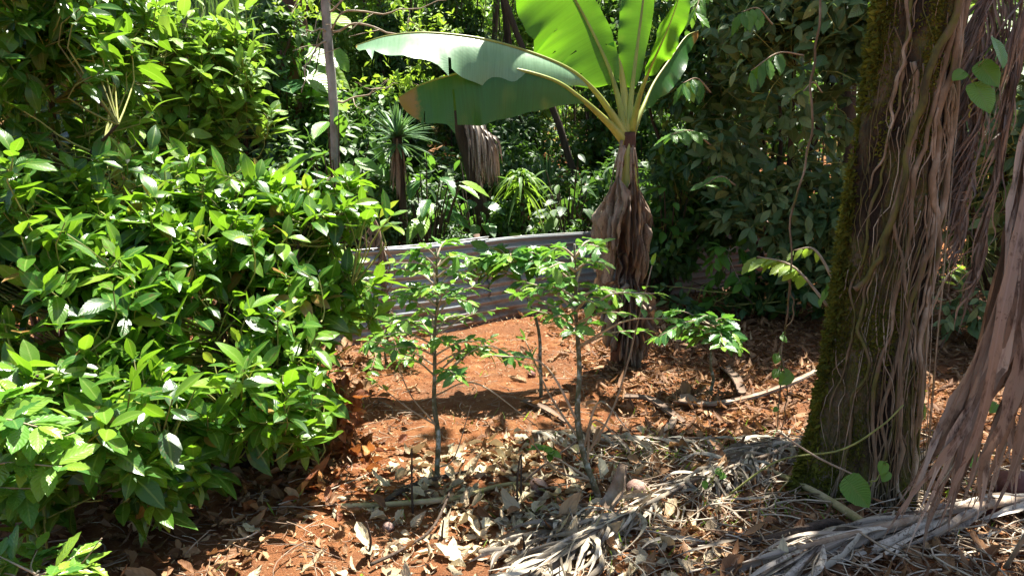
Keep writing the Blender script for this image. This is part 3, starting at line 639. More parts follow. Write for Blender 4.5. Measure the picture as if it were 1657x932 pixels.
def auto_branches(stem, n, lo, hi, ln, upk=.45, leaf=4, lf=.7):
    st = spline(stem, 26); out = []
    for i in range(n):
        f = lo+(hi-lo)*(i+RNG.random())/n; s_ = st[int(f*25)]; az = i*2.4+RNG.normal(0, .3); l_ = ln*(.55+.6*RNG.random())*(1.15-.55*(f-lo)/(hi-lo+1e-6)); D = nrm(A(math.cos(az), math.sin(az), upk+RNG.normal(0, .15)))
        out.append((f, s_+D*l_*.5+A(0, 0, .02), s_+D*l_+A(0, 0, -.02), leaf, lf))
    return out
def px_branches(lst, d):
    return [(s, P(mx, my, d+dd*.5), P(ex, ey, d+dd), n, lf) for (s, mx, my, ex, ey, dd, n, lf) in lst]
b = G(708, 782); d = b[1]; st = [b, P(706, 700, d), P(707, 600, d+.03), P(704, 500, d), P(706, 402, d)]
coffee_plant('coffee_sapling', 'slender sapling with a dark speckled stem standing on the red soil, left of the centre', 'sapling', st,
    auto_branches(st, 34, .46, 1.0, .31)+px_branches([(.42, 770, 620, 870, 690, -.2, 0, 0), (.1, 735, 740, 762, 655, .0, 0, 0), (.3, 665, 640, 640, 580, -.1, 0, 0), (.3, 660, 660, 610, 620, -.15, 1, .2), (.45, 780, 560, 850, 590, -.15, 3, .35), (.5, 760, 560, 800, 575, .1, 3, .4), (.85, 690, 430, 640, 425, -.1, 4, .6)], d),
    0.088, 'coffee saplings on the red soil', 0.014, mu=.55)
b = G(970, 808); d = b[1]; st = [b, P(948, 740, d), P(936, 640, d), P(933, 530, d+.03), P(930, 395, d)]
coffee_plant('coffee_sapling', 'sapling with a pale lichen spotted stem leaning left, in front of the banana plant', 'sapling', st,
    auto_branches(st, 24, .70, 1.0, .28)+px_branches([(.8, 960, 470, 1010, 470, .1, 3, .4), (.74, 980, 480, 1060, 475, -.15, 3, .35), (.68, 1010, 520, 1080, 515, -.15, 2, .2), (.25, 1000, 640, 1055, 430, .0, 2, .15), (.42, 880, 590, 800, 575, -.2, 3, .4), (.35, 890, 640, 850, 550, .1, 1, .2), (.15, 900, 760, 850, 700, -.2, 0, 0), (.3, 970, 650, 1020, 700, -.2, 0, 0),
      (.12, 900, 740, 880, 725, -.1, 3, .4), (.2, 960, 680, 1015, 720, -.1, 0, 0)], d),
    0.088, 'coffee saplings on the red soil', 0.018, mu=.55)
b = G(875, 642); d = b[1]; st = [b, P(876, 580, d), P(862, 500, d), P(835, 430, d), P(815, 420, d)]
coffee_plant('coffee_sapling', 'darker sapling between the two slender ones, set back near the iron fence', 'sapling', st,
    auto_branches(st, 22, .62, 1.0, .30, .2, 4), 0.145, 'coffee saplings on the red soil', 0.014, mu=.30)
b = G(1150, 640); d = b[1]; st = [b, P(1153, 600, d), P(1155, 550, d), P(1158, 515, d)]
coffee_plant('coffee_sapling', 'small shaded sapling with drooping dark leaves on the brown litter, right of the banana plant', 'sapling', st,
    auto_branches(st, 14, .6, 1.0, .26, .15, 4)+px_branches([(.9, 1115, 520, 1065, 545, -.1, 5, .5), (.85, 1110, 505, 1085, 505, .1, 4, .5)], d), 0.13, 'coffee saplings on the red soil', 0.012, mu=.3)
b = G(305*1+320, 590); d = b[1]
coffee_plant('coffee_sapling', 'low leafy sapling between the sunny shrub and the left slender sapling', 'sapling',
    [b, P(625, 560, d), P(628, 520, d), P(632, 500, d)],
    px_branches([(.9, 610, 540, 590, 560, -.1, 6, .7), (.8, 640, 560, 660, 580, -.2, 6, .7), (.95, 640, 510, 665, 520, .1, 6, .7), (.9, 600, 520, 575, 510, .1, 5, .7), (.6, 610, 570, 600, 600, -.3, 6, .8), (.7, 650, 545, 680, 560, -.1, 5, .7)], d),
    0.10, 'coffee saplings on the red soil', 0.01)
b = G(1195, 520); d = b[1]
coffee_plant('coffee_sapling', 'young plant with hanging pale green leaves against the dark right end of the fence', 'sapling',
    [b, P(1188, 480, d), P(1182, 430, d), P(1180, 400, d)],
    px_branches([(.95, 1165, 400, 1155, 425, -.1, 5, .7), (.95, 1195, 400, 1212, 430, .0, 5, .7), (.8, 1190, 440, 1200, 460, -.2, 4, .6), (.8, 1170, 440, 1150, 455, .1, 4, .6), (.5, 1160, 480, 1130, 495, .1, 4, .6), (.5, 1210, 480, 1235, 490, 0, 4, .6)], d),
    0.20, 'coffee saplings on the red soil', 0.012, mat='bright', mu=.5)
# near coffee bushes at the left edge
b = A(-1.98, 2.6, 0)
coffee_plant('coffee_bush', 'sunlit bush with wavy ribbed leaves at the left edge, under the glossy shrubs', 'bush',
    [b, P(-70, 900, 2.55), P(-50, 800, 2.6), P(-20, 700, 2.6)],
    px_branches([(.95, 0, 680, 60, 690, -.1, 6, .6), (.85, 10, 710, 90, 720, 0, 6, .6), (.9, -10, 660, 20, 640, .1, 5, .6), (.75, 0, 750, 100, 755, -.1, 6, .6), (.7, -10, 790, 50, 790, 0, 6, .7), (.8, 20, 740, 120, 700, .1, 4, .4), (.9, 0, 690, 15, 700, -.1, 5, .6)], 2.6),
    0.15, 'broad leaved bushes at the left edge', 0.015, mu=.62)
b = A(-1.6, 2.35, 0)
coffee_plant('coffee_bush', 'low bright bush peeking in at the bottom left corner', 'bush',
    [b, P(20, 1000, 2.4), P(40, 950, 2.4), P(60, 925, 2.4)],
    px_branches([(.95, 20, 910, 0, 900, 0, 5, .7), (.9, 50, 915, 60, 890, .1, 5, .7), (.9, 90, 920, 120, 900, 0, 5, .7), (.8, 100, 940, 140, 915, .1, 5, .7), (.7, 20, 930, -10, 925, 0, 5, .7), (.8, 80, 940, 90, 930, -.1, 5, .7), (.9, 120, 920, 165, 870, 0, 0, 0)], 2.4),
    0.12, 'broad leaved bushes at the left edge', 0.012, mu=.7)
# ================================================================== MOSSY TREE
def mossy_tree():
    b = G(1392, 792); d = b[1]
    root = empty('mossy_tree', b, 'thick mossy tree trunk wrapped in climbing roots, right of the centre', 'tree')
    pts = [b-A(0, 0, .15), b+A(0, 0, .03), P(1398, 700, d), P(1410, 600, d), P(1430, 450, d), P(1452, 300, d), P(1478, 100, d), P(1498, -60, d), P(1530, -330, d+.1), P(1560, -700, d+.2)]
    c = spline(pts, 340)
    zc = c[:, 2]
    rad = np.interp(zc, [0, .08, .3, .6, 1.0, 1.6, 2.3, 3.4, 6], [.29, .255, .218, .203, .188, .178, .172, .160, .12])
    T = nrm(np.gradient(c, axis=0)); U = nrm(np.cross(T, A(0, 1, 0))); V = np.cross(T, U)
    ns = 110; th = np.arange(ns)/ns*2*math.pi
    def rr(i, a):
        z = zc[i]; flare = np.exp(-np.maximum(z, 0)/0.35)
        return rad[i]*(1+0.07*np.sin(a*3+1+z*.5)+0.05*np.sin(a*5+2-z*.9)+0.16*flare*np.sin(a*4+.5)+0.07*noise(np.cos(a)*3, np.sin(a)*3, z*3.5, s=50)+0.045*noise(np.cos(a)*8, np.sin(a)*8, z*9, s=51)+.02*noise(np.cos(a)*20, np.sin(a)*20, z*24, s=53))
    def S(i, a, off=0.0):
        i = np.clip(i, 0, len(c)-1); i0 = np.floor(i).astype(int); i1 = np.minimum(i0+1, len(c)-1); f = (i-i0)[..., None]
        r = rr(i0, a)[..., None]*(1-f)+rr(i1, a)[..., None]*f+off
        cc = c[i0]*(1-f)+c[i1]*f; n = np.cos(a)[..., None]*U[i0]+np.sin(a)[..., None]*V[i0]
        return cc+n*r, n
    I, Th = np.meshgrid(np.arange(len(c)), th, indexing='ij'); v, _ = S(I.astype(float), Th)
    i = np.arange(len(c)-1)[:, None]*ns; j = np.arange(ns)[None]; k = (j+1) % ns
    f = np.stack([i+j, i+k, i+ns+k, i+ns+j], -1)
    m = MB(); m.add(v.reshape(-1, 3)-b, f.reshape(-1, 4), r=(0.35+0.3*noise(Th*2, zc[I]*2, s=52)).reshape(-1)); m.build('trunk', M['trunk'], root)
    # climbing roots: every one its own part. angle of camera side is V/-V: find
    camdir = nrm(A(0, 0, EYE)-c[110]); a_cam = math.atan2(np.dot(camdir, V[110]), np.dot(camdir, U[110]))
    lft = nrm(A(-1, 0, 0)); a_left = math.atan2(np.dot(lft, V[110]), np.dot(lft, U[110]))
    sgn = 1 if math.sin(a_left-a_cam) > 0 else -1      # a = a_cam + sgn*t : t>0 towards the left
    def idx(z): return np.interp(z, zc, np.arange(len(c)))
    def root_tube(zs, ts, r, seed, sw=.17):
        n = 60; z = interp(zs, n); t = interp(ts, n)
        t = t+sw*noise(z*2.2, seed, s=60)+sw*.7*noise(z*6, seed, s=61)+sw*.25*noise(z*17, seed, s=62)
        p, nn = S(idx(z), a_cam+sgn*t, r*0.45)
        p = p+nn*(0.004+0.012*np.abs(noise(z*4, seed, s=63)))[:, None]
        m = MB(); m.tube(p-b, interp([r*1.05, r, r*.9, r*.7], n)*(1+.28*noise(z*9, seed, s=64)), 8, .3+.5*RNG.random(), .25, seed)
        for q in range(3):    # finer strands of the same root
            if RNG.random() < .22:
                z2 = z; t2 = t+RNG.normal(0, .09)+0.08*noise(z*3, seed+q*3.3, s=65); p2, _ = S(idx(z2), a_cam+sgn*t2, .006)
                m.tube(p2-b, interp([.004, .0035, .003], n), 5, .4+.5*RNG.random())
        m.build('climbing_root', M['root'], root)
    # main climbers (hand laid), then random thinner ones: most run down the right flank, some cross it
    big = [([3.2, 2.3, 2.0, 1.75, 1.45], [.30, .40, .15, .25, .62], .011), ([3.3, 2.5, 2.1, 1.7, 1.35, 1.15, 1.0], [-1.05, -.95, -.55, -.35, .0, .1, .65], .019), ([3.2, 2.4, 1.9, 1.5, 1.2, .8, 0], [-.65, -.80, -.62, -.25, -.35, -.20, -.3], .013),
           ([3.2, 2.6, 2.1, 1.7, 1.2, .6, 0], [-1.3, -1.25, -.95, -.75, -.95, -.8, -.7], .016), ([3.2, 2.3, 1.2, .5, 0], [-1.5, -1.25, -1.25, -1.0, -1.15], .018), ([2.0, 1.7, 1.3, .9, .4, 0], [.05, -.2, -.15, -.5, -.35, -.55], .010),
           ([3.2, 2.2, 1.5, .9, .4], [.12, .22, .5, .62, .9], .008), ([1.25, .9, .6, .3, 0], [.18, .3, .15, .42, .38], .010)]
    for k, (zs, ts, r) in enumerate(big): root_tube(zs, ts, r*.85, k*3.7, .20)
    for k in range(12):
        z1 = RNG.uniform(.9, 3.0); t0 = RNG.uniform(-1.6, -.1) if k < 12 else RNG.uniform(.1, 1.2); n_ = 6; zs = np.linspace(z1, 0 if RNG.random() < .7 else z1*.4, n_); ts = t0+np.cumsum(RNG.normal(0.0, .17, n_)); ts = ts+(t0-ts)*.4
        root_tube(list(zs), list(ts), RNG.uniform(.003, .0065), 50+k*1.3, .2)
    fm = MB()
    for k in range(70):
        z1 = RNG.uniform(.3, 3.0); L_ = RNG.uniform(.3, 1.3); t0 = RNG.uniform(-1.6, 1.3); n_ = 26; z = np.linspace(z1, max(0, z1-L_), n_); t = t0+RNG.normal(0, .25)*np.linspace(0, 1, n_)+.22*noise(z*4, k, s=66)+.10*noise(z*13, k, s=67)
        p, nn = S(idx(z), a_cam+sgn*t, .003); p = p+nn*(.02*np.abs(noise(z*6, k, s=68)))[:, None]; fm.tube(p-b, [.0028, .0022, .0012], 4, RNG.random())
    o = fm.build('root_fibres', M['root'], root); o['kind'] = 'stuff'
    # moss: tiny tufts, thick on the left flank
    n = 90000; z = RNG.random(n)**1.1*2.9; t = RNG.uniform(-1.7, 2.0, n)
    dens = 0.95*noise(t*2.6, z*2.3, s=70)+0.35*noise(t*6, z*6, s=71)+0.50*np.clip(t, -.4, 1.2)+0.30*np.exp(-z/.5)*(t > 0)+.18
    ok = RNG.random(n) < np.clip(dens, 0, 1)*1.0
    z, t = z[ok], t[ok]; p, nn = S(idx(z), a_cam+sgn*t, 0.0)
    mm = MB(); tpl = [leaf_tpl(3, 3, .55, .5, .5, .4), leaf_tpl(3, 3, .4, .5, -.4, .3)]
    scatter(mm, tpl, p-b, nrm(nn+RNG.normal(0, .7, nn.shape)+A(0, 0, -.4)), nrm(nn+RNG.normal(0, .6, nn.shape)), (0.008+.018*RNG.random(len(p)))*(1+.8*(t > .8)), np.clip(.35+.3*noise(t*3, z*3, s=72)+RNG.normal(0, .2, len(t)), 0, 1))
    o = mm.build('moss', M['moss'], root); o['kind'] = 'stuff'
    # crown high above
    base = c[-1]; lm = MB(); bm = MB()
    cen = base+A(.5, 1.1, 1.6)
    for q in range(9):
        e = cen+rdir(1)[0]*A(1.8, 1.6, .9); bm.tube(spline([c[-20], base+A(0, 0, .3), (base+e)/2+A(0, 0, .3), e], 12)-b, [.09, .06, .03], 8, .4, .1)
    bm.build('limbs', M['trunk'], root)
    tips, od = blob_points([(cen+A(.8, 0, 0), (1.6, 1.5, .9)), (cen+A(-.5, .9, .4), (1.2, 1.2, .8))], 420, .4)
    clump_leaves(lm, tips-b, nrm(od+A(0, 0, .4)), 6, .2, T_FAR, .9, .3, .25, .5); lm.build('crown', M['dark'], root)
    return S, idx, a_cam, sgn, b
TS = mossy_tree()

# ================================================================== DEAD PALM FRONDS hanging on the right
def hang_frond(name, label, rach, strips, width, mat, group, seedw=0.05, K=16, twist=0.8, rr=.014, part='leaflets', mu=.5, fold=.25, wav=0.0):
    rach = spline(rach, 24); base = rach[0].copy(); root = empty(name, base, label, 'palm frond', group)
    m = MB(); m.tube(rach-base, [rr, rr*.8, rr*.4], 8, .5, .1); m.build('rachis', M['stick'], root)
    paths = []; sides = []
    for (s, m1, e) in strips:
        p = spline([s, s*.6+m1*.4+RNG.normal(0, .008, 3), m1, m1*.45+e*.55+RNG.normal(0, .018, 3), e], K)
        tt_ = np.linspace(0, 1, K); p = p+(wav*tt_*noise(tt_*4.5+RNG.random()*9, len(paths)*1.7, s=71))[:, None]*A(1, .2, 0)+(wav*tt_*noise(tt_*4.5, len(paths)*2.3, s=72))[:, None]*A(0, 1, 0)
        paths.append(p-base)
        a0 = RNG.normal(0, .5); a = a0+np.cumsum(RNG.normal(0, twist/K*2, K)); t = nrm(np.gradient(p, axis=0))
        u = nrm(np.cross(t, A(0, 1, 0)+RNG.normal(0, .1, 3))); w = np.cross(t, u)
        sides.append(np.cos(a)[:, None]*u+np.sin(a)[:, None]*w)
    mb = MB(); N = len(paths)
    mb.ribbons(np.array(paths), width*(.65+.7*RNG.random(N)), np.array(sides), fold=fold, r=np.clip(RNG.normal(mu, .2, N), 0, 1), wave=.16)
    o = mb.build(part, mat, root); return root
def front_frond():
    d = 2.75; st = []
    ra = [P(1700, -80, d+.1), P(1688, 120, d), P(1690, 260, d-.02), P(1705, 420, d-.05), P(1730, 600, d-.1)]
    rs = spline(ra, 40)
    for k in range(54):
        f = k/53; i = int(3+f*24*RNG.random()**.3); s = rs[min(39, i+4)]
        ex = 1438+f*290+RNG.normal(0, 12); ey = 855-70*abs(f-.12)-150*max(0, f-.35)*RNG.random()+RNG.normal(0, 22)
        my = 520+RNG.normal(0, 35); mx = 1600+f*115+RNG.normal(0, 14)
        dd = RNG.normal(0, .07); st.append((s, P(mx, my, d+dd*.7-.04), P(ex, ey, d+dd+.03)))
    hang_frond('dead_palm_frond', 'nearest brown palm frond hanging down the right edge with broad curled strips', ra, st, .052, M['frond'], 'dead palm fronds hanging on the right', K=34, twist=1.3, wav=.05, mu=.6, fold=.35)
    d = 3.6; st = []
    ra = [P(1660, -120, d), P(1600, 0, d), P(1570, 130, d), P(1552, 240, d+.02), P(1540, 330, d+.02)]
    rs = spline(ra, 60)
    for k in range(110):
        f = k/109; i = int(2+f*56); s = rs[i]
        L = 150*(1-.4*f); st.append((s, s+A(-.06-.05*RNG.random(), -.03, -.12-.08*RNG.random()), s+A(-.20+RNG.normal(0, .03), -.06, -.42*(1-.3*f)+RNG.normal(0, .05))))
        st.append((s, s+A(.03+RNG.normal(0, .02), -.03, -.22), s+A(-.04+RNG.normal(0, .05), -.05, -.55*(1-.35*f)+RNG.normal(0, .08))))
    hang_frond('dead_palm_frond', 'dark brown palm frond with thin slats leaning against the right side of the mossy trunk', ra, st, .013, M['frond'], 'dead palm fronds hanging on the right', twist=.3, mu=.12, fold=.5)
    d = 3.9; st = []
    ra = [P(1680, -60, d), P(1655, 40, d), P(1638, 160, d), P(1610, 300, d), P(1580, 420, d)]
    rs = spline(ra, 50)
    for k in range(70):
        f = k/69; s = rs[int(f*48)]
        st.append((s, s+A(-.03+RNG.normal(0, .012), 0, -.25), s+A(-.09+RNG.normal(0, .03), 0, -.62+.25*f+RNG.normal(0, .06))))
    hang_frond('dead_palm_frond', 'reddish brown narrow palm frond hanging behind the green heart leaves', ra, st, .016, M['frond'], 'dead palm fronds hanging on the right', twist=.25, mu=.25, fold=.5)
front_frond()

# ================================================================== FALLEN FRONDS on the ground
def fallen(name, label, ra, n, ln, dirfn, width, mat, mu=.6, lift=.03, group='fallen palm fronds', K=12, rr=.012, jit=.12, fold=.35):
    rs = spline(ra, 60); base = rs[0].copy(); root = empty(name, base, label, 'palm frond', group)
    m = MB(); m.tube(rs-base+A(0, 0, lift), [rr, rr*.8, rr*.5], 8, .6, .15); m.build('rachis', M['stick'], root)
    paths = []; sides = []
    for k in range(n):
        f = RNG.random(); i = int(f*58); s = rs[i]+A(0, 0, lift); T = nrm(rs[i+1]-rs[i])
        D = nrm(dirfn(f, T, RNG.choice([-1, 1]))+RNG.normal(0, jit, 3)*A(1, 1, .3)); L_ = ln*(.6+.6*RNG.random())
        t = np.linspace(0, 1, K)[:, None]; perp = nrm(np.cross(D, A(0, 0, 1)))
        p = s+D*L_*t+perp*RNG.normal(0, .05)*np.sin(t*3)+perp*RNG.normal(0, .05)*t**2
        g = ground(p[:, 0], p[:, 1], False)+.012+.05*RNG.random()*RNG.random(); z = s[2]*(1-t[:, 0])**1.5+(1-(1-t[:, 0])**1.5)*g+.06*np.sin(t[:, 0]*math.pi)*RNG.random()
        p[:, 2] = np.maximum(z, g); paths.append(p-base)
        a = RNG.normal(0, .8)+np.cumsum(RNG.normal(0, .18, K)); sides.append(np.cos(a)[:, None]*perp+np.sin(a)[:, None]*A(0, 0, 1))
    mb = MB(); mb.ribbons(np.array(paths), width*(.6+.8*RNG.random(n)), np.array(sides), fold=fold, r=np.clip(RNG.normal(mu, .25, n), 0, 1), wave=.16)
    mb.build('leaflets', mat, root); return root
def fallen_all():
    a, b_ = G(1262, 728), G(850, 935)
    fallen('fallen_palm_frond', 'grey dry palm frond lying diagonally in the foreground, its strips combed toward the bottom edge', [a, G(1200, 760), G(1090, 815), G(990, 870), G(900, 925), G(840, 990)], 240, .36,
        lambda f, T, s: nrm(T)+s*.28*A(-T[1], T[0], 0), .019, M['greyfrond'], .6, .07, jit=.17)
    fallen('fallen_palm_frond', 'thin pale palm frond stretched level across the red soil behind the diagonal grey one', [G(860, 711), G(950, 716), G(1080, 722), G(1200, 722), G(1285, 722)], 64, .24,
        lambda f, T, s: T*(.7)+A(0, -.9, 0), .020, M['greyfrond'], .75, .05, jit=.15, rr=.009)
    fallen('fallen_palm_frond', 'thick pinkish grey frond stalks heaped in the bottom right corner', [G(1700, 842), G(1600, 850), G(1500, 872), G(1400, 895), G(1290, 925)], 46, .62,
        lambda f, T, s: T+s*.13*A(-T[1], T[0], 0), .036, M['frond'], .72, .10, jit=.06, rr=.022, fold=.8)
    fallen('fallen_palm_frond', 'broken grey frond strips at the foot of the mossy trunk', [G(1290, 735), G(1240, 760), G(1190, 775), G(1150, 800)], 60, .20,
        lambda f, T, s: T*.4+A(.2, -.9, 0), .022, M['greyfrond'], .6, .08, jit=.25)
    fallen('fallen_palm_frond', 'short grey frond scrap behind the pale coconut', [G(830, 905), G(880, 880), G(930, 850), G(960, 830)], 70, .25,
        lambda f, T, s: -T+A(0, -.5, 0)*s, .022, M['greyfrond'], .6, .03, jit=.3)
fallen_all()

# ================================================================== STICKS, COCONUTS, PETIOLES
def stick(name, label, pts, r, mat='stick', cat='stick', group=None, branches=(), rough=.18, lift=0.0):
    p = spline(pts, 26); b = p[0].copy(); m = MB(); m.tube(p-b+A(0, 0, lift), r, 10, .5, rough, RNG.random()*9)
    for (i, e, rb) in branches: m.tube(spline([p[i], (p[i]+e)/2+RNG.normal(0, .01, 3), e], 8)-b, [rb, rb*.6], 6, .5, .1)
    o = m.build(name, M[mat], None); o.location = b; tag(o, label, cat, group); return o
g = lambda x, y, l=.02: G(x, y)+A(0, 0, l)
SG = 'sticks lying on the litter'
stick('fallen_stick', 'long crooked branch lying in front of the left sapling, mossy at its left end', [g(552, 832, .04), g(640, 828, .04), g(740, 818, .04), g(800, 803, .05), g(850, 798, .05), g(900, 812, .03)], [.014, .013, .011, .009, .006], 'mossstick', group=SG, branches=[(18, g(860, 840), .006)])
stick('fallen_stick', 'stout pale branch running down from the mossy trunk to the pinkish frond stalks', [g(1222, 762, .03), g(1280, 795, .06), g(1345, 835, .07), g(1420, 885, .06)], [.010, .014, .017, .02], 'mossstick', group=SG, branches=[(8, g(1250, 812), .005), (16, g(1400, 850, .1), .005)])
stick('fallen_stick', 'dark thin curved stick rising out of the bottom edge, left of the diagonal grey frond', [g(600, 925, .03), g(650, 900, .03), g(700, 868, .04), g(732, 818, .09)], [.007, .007, .006, .005], 'barkd', group=SG)
stick('fallen_stick', 'straight orange brown cane leaning between the two slender saplings', [g(833, 800, .02), P(870, 760, G(870, 790)[1]), P(935, 712, G(935, 745)[1])], [.007, .006, .004], 'post', group=SG)
stick('fallen_stick', 'short dark rotten branch at the foot of the left sapling', [g(622, 818), g(655, 800, .03), g(700, 785, .03), g(755, 768, .02)], [.012, .016, .013, .006], 'barkd', group=SG)
stick('fallen_stick', 'grey forked stick reaching over the wood chips beside the mossy trunk', [g(1465, 800, .1), P(1495, 735, 3.7), P(1540, 700, 3.7)], [.008, .009, .007], 'twig', group=SG)
stick('fallen_stick', 'dark curved bark strip lying at the bottom right, in front of the pale branch', [g(1200, 888, .02), g(1280, 880, .05), g(1350, 868, .06), g(1385, 878, .02)], [.010, .022, .024, .008], 'barkd', group=SG)
stick('fallen_stick', 'horizontal dark twig along the bottom edge under the diagonal frond', [g(1010, 902, .03), g(1100, 898, .04), g(1180, 888, .04), g(1260, 880, .03)], [.007, .006, .005], 'barkd', group=SG)
stick('fallen_stick', 'thin knotty cane standing out of the heap in the bottom right corner', [g(1625, 930, .03), P(1645, 890, 2.75), P(1662, 860, 2.7)], [.009, .008, .007], 'twig', group=SG)
stick('fallen_stick', 'long green tendril crossing in front of the mossy trunk', [P(1180, 800, 3.3), P(1260, 745, 3.25), P(1360, 728, 3.2), P(1425, 690, 3.2), P(1462, 655, 3.25)], [.004, .004, .003], 'stem', group=SG)
stick('fallen_stick', 'slanting pale twig crossing low over the trunk base', [P(1262, 700, 3.2), P(1320, 738, 3.2), P(1390, 772, 3.22)], [.004, .005, .005], 'twig', group=SG)
for k, (x, y, h, lab) in enumerate(((838, 826, 90, 'tall dry upright stem between coconut and left sapling'), (595, 905, 62, 'dry upright stem at the bottom, just left of the dark curved stick'), (668, 830, 105, 'dry upright stem beside the left sapling, on its left'),
        (776, 868, 34, 'short dry stem standing among the pale leaves'), (716, 885, 44, 'short dry stem right of the dark curved stick'), (843, 815, 80, 'thin dry stem leaning on the tallest one'), (848, 905, 40, 'low dry stub in front of the pale litter'))):
    p0 = G(x, y); stick('dry_stalk', lab, [p0, P(x+RNG.normal(0, 2), y-h*.5, p0[1]), P(x+RNG.normal(0, 4), y-h, p0[1])], [.0055, .005, .0035], 'barkd', 'stalk', 'dry upright stalks in the litter')
# fallen palm petioles
def petiole(label, pts, r, flare, mat='stick'):
    p = spline(pts, 40); b = p[0].copy(); K = 40; C_ = 13; t = np.linspace(0, 1, K); a = np.linspace(-1, 1, C_)
    T = nrm(np.gradient(p, axis=0)); side = nrm(np.cross(T, A(0, 0, 1))); up = np.cross(side, T)
    w = interp(r, K)+flare*np.exp(-(t/.13)**2)*(1-.4*np.exp(-(t/.03)**2))
    V = []
    for k in range(C_):   # open gutter-shaped section with real thickness
        ang = a[k]*1.25; V.append(p+side*(np.sin(ang)*w)[:, None]+up*((1-np.cos(ang))*w*.55+.012)[:, None])
    top = np.stack(V, 1); low = top-up[:, None]*interp([.006, .018, .015], K)[:, None, None]-0*top
    mb = MB(); i = np.arange(K-1)[:, None]*C_+np.arange(C_-1)[None]; f = np.stack([i, i+1, i+C_+1, i+C_], -1).reshape(-1, 4)
    n0 = K*C_; e = np.arange(K-1)*C_; s1 = np.stack([e, e+C_, e+C_+n0, e+n0], -1); s2 = np.stack([e+C_-1+n0, e+2*C_-1+n0, e+2*C_-1, e+C_-1], -1)
    q = np.arange(C_-1); c1 = np.stack([q, q+n0, q+1+n0, q+1], -1); o_ = (K-1)*C_; c2 = c1[:, ::-1]+o_
    mb.add(np.vstack([top.reshape(-1, 3), low.reshape(-1, 3)])-b, np.vstack([f[:, ::-1], f+n0, s1, s2, c1, c2]), r=.5+.2*noise(np.tile(t[:, None], (1, C_)).ravel()*5, np.tile(a[None], (K, 1)).ravel()*3).repeat(1).tolist()*2 if False else .55)
    o = mb.build('fallen_petiole', M[mat], None); o.location = b; tag(o, label, 'palm stalk', 'fallen palm stalks')
petiole('long curved palm stalk with a broad torn base, lying left of the mossy trunk', [g(1095, 658, .02), g(1150, 664, .03), g(1220, 655, .05), g(1280, 640, .08), g(1326, 626, .12)], [.03, .025, .024, .018], .085)
petiole('rusty brown stalk piece half buried in the chips below the banana plant', [g(1010, 650, .02), g(1050, 655, .03), g(1085, 675, .02), g(1105, 690, .02)], [.035, .03, .02], .01, 'post')
petiole('grey boat shaped stalk end standing against the base of the lichen spotted sapling', [P(985, 832, G(985, 838)[1]-.02)+A(0, 0, .02), P(1000, 800, G(985, 838)[1]), P(1008, 765, G(985, 838)[1]+.02), P(1012, 752, G(985, 838)[1]+.03)], [.05, .045, .025, .02], .0, 'stick')
petiole('short grey curl of palm stalk just above the pale level frond', [g(1072, 712, .01), g(1085, 700, .04), g(1092, 684, .03)], [.02, .025, .015], .01)
petiole('dark stalk lying in the shade among the wood chips behind the small sapling', [g(1170, 600, .02), g(1190, 625, .05), g(1200, 645, .03)], [.03, .035, .03], .02, 'post')
petiole('pale flat stalk strip in the banana leaf shadow', [g(845, 655, .02), g(880, 668, .02), g(915, 690, .02)], [.02, .03, .015], .0, 'post')

def coconut(label, px, py, r, mat='coco', squash=(1, .9, .85), rot=0):
    c = G(px, py)+A(0, 0, r*.62); n, mN = 40, 28
    th = np.linspace(0, 2*math.pi, n, endpoint=False); ph = np.linspace(0.03, math.pi-.03, mN)
    Ph, Th = np.meshgrid(ph, th, indexing='ij')
    rr = r*(1+.06*np.cos(3*Th)*np.sin(Ph)+.035*np.sin(Th*17+3*noise(Ph*2, Th, s=80))*np.sin(Ph)+.05*noise(np.cos(Th)*2+px, np.sin(Th)*2, Ph*2, s=81))
    x = rr*np.sin(Ph)*np.cos(Th)*squash[0]; y = rr*np.sin(Ph)*np.sin(Th)*squash[1]; z = rr*np.cos(Ph)*squash[2]*1.1
    v = np.stack([x, z*.95, y], -1).reshape(-1, 3); ca, sa = math.cos(rot), math.sin(rot); v = np.stack([v[:, 0]*ca-v[:, 1]*sa, v[:, 0]*sa+v[:, 1]*ca, v[:, 2]], -1)
    i = np.arange(mN-1)[:, None]*n; j = np.arange(n)[None]; k = (j+1) % n
    f = np.stack([i+j, i+n+j, i+n+k, i+k], -1).reshape(-1, 4)
    m = MB(); m.add(v, f, r=.5+.0*v[:, 0]); m.tube([v[:n].mean(0)*.96, v[:n].mean(0)*1.12], [r*.22, r*.12], 8, .3)
    o = m.build('coconut', M[mat], None); o.location = c; tag(o, label, 'coconut', 'old coconuts')
coconut('pale brown coconut husk right of the left sapling, among pale dry leaves', 870, 796, .046)
coconut('pinkish fibrous coconut husk partly hidden behind the boat shaped stalk', 1030, 803, .055, rot=.6)
coconut('tiny distant coconut on the sunny soil near the set back sapling', 860, 610, .032, 'dcoco')
coconut('big reddish purple coconut behind the hanging frond at the right edge', 1640, 812, .10, 'dcoco', (1.25, .9, .8), 1.5)
coconut('smaller red brown coconut with a yellow patch under the hanging frond', 1600, 838, .06, 'dcoco', (1.2, .9, .7), 1.2)
coconut('hollow white snail sized husk at the left end of the mossy stick', 628, 858, .026, 'coco')

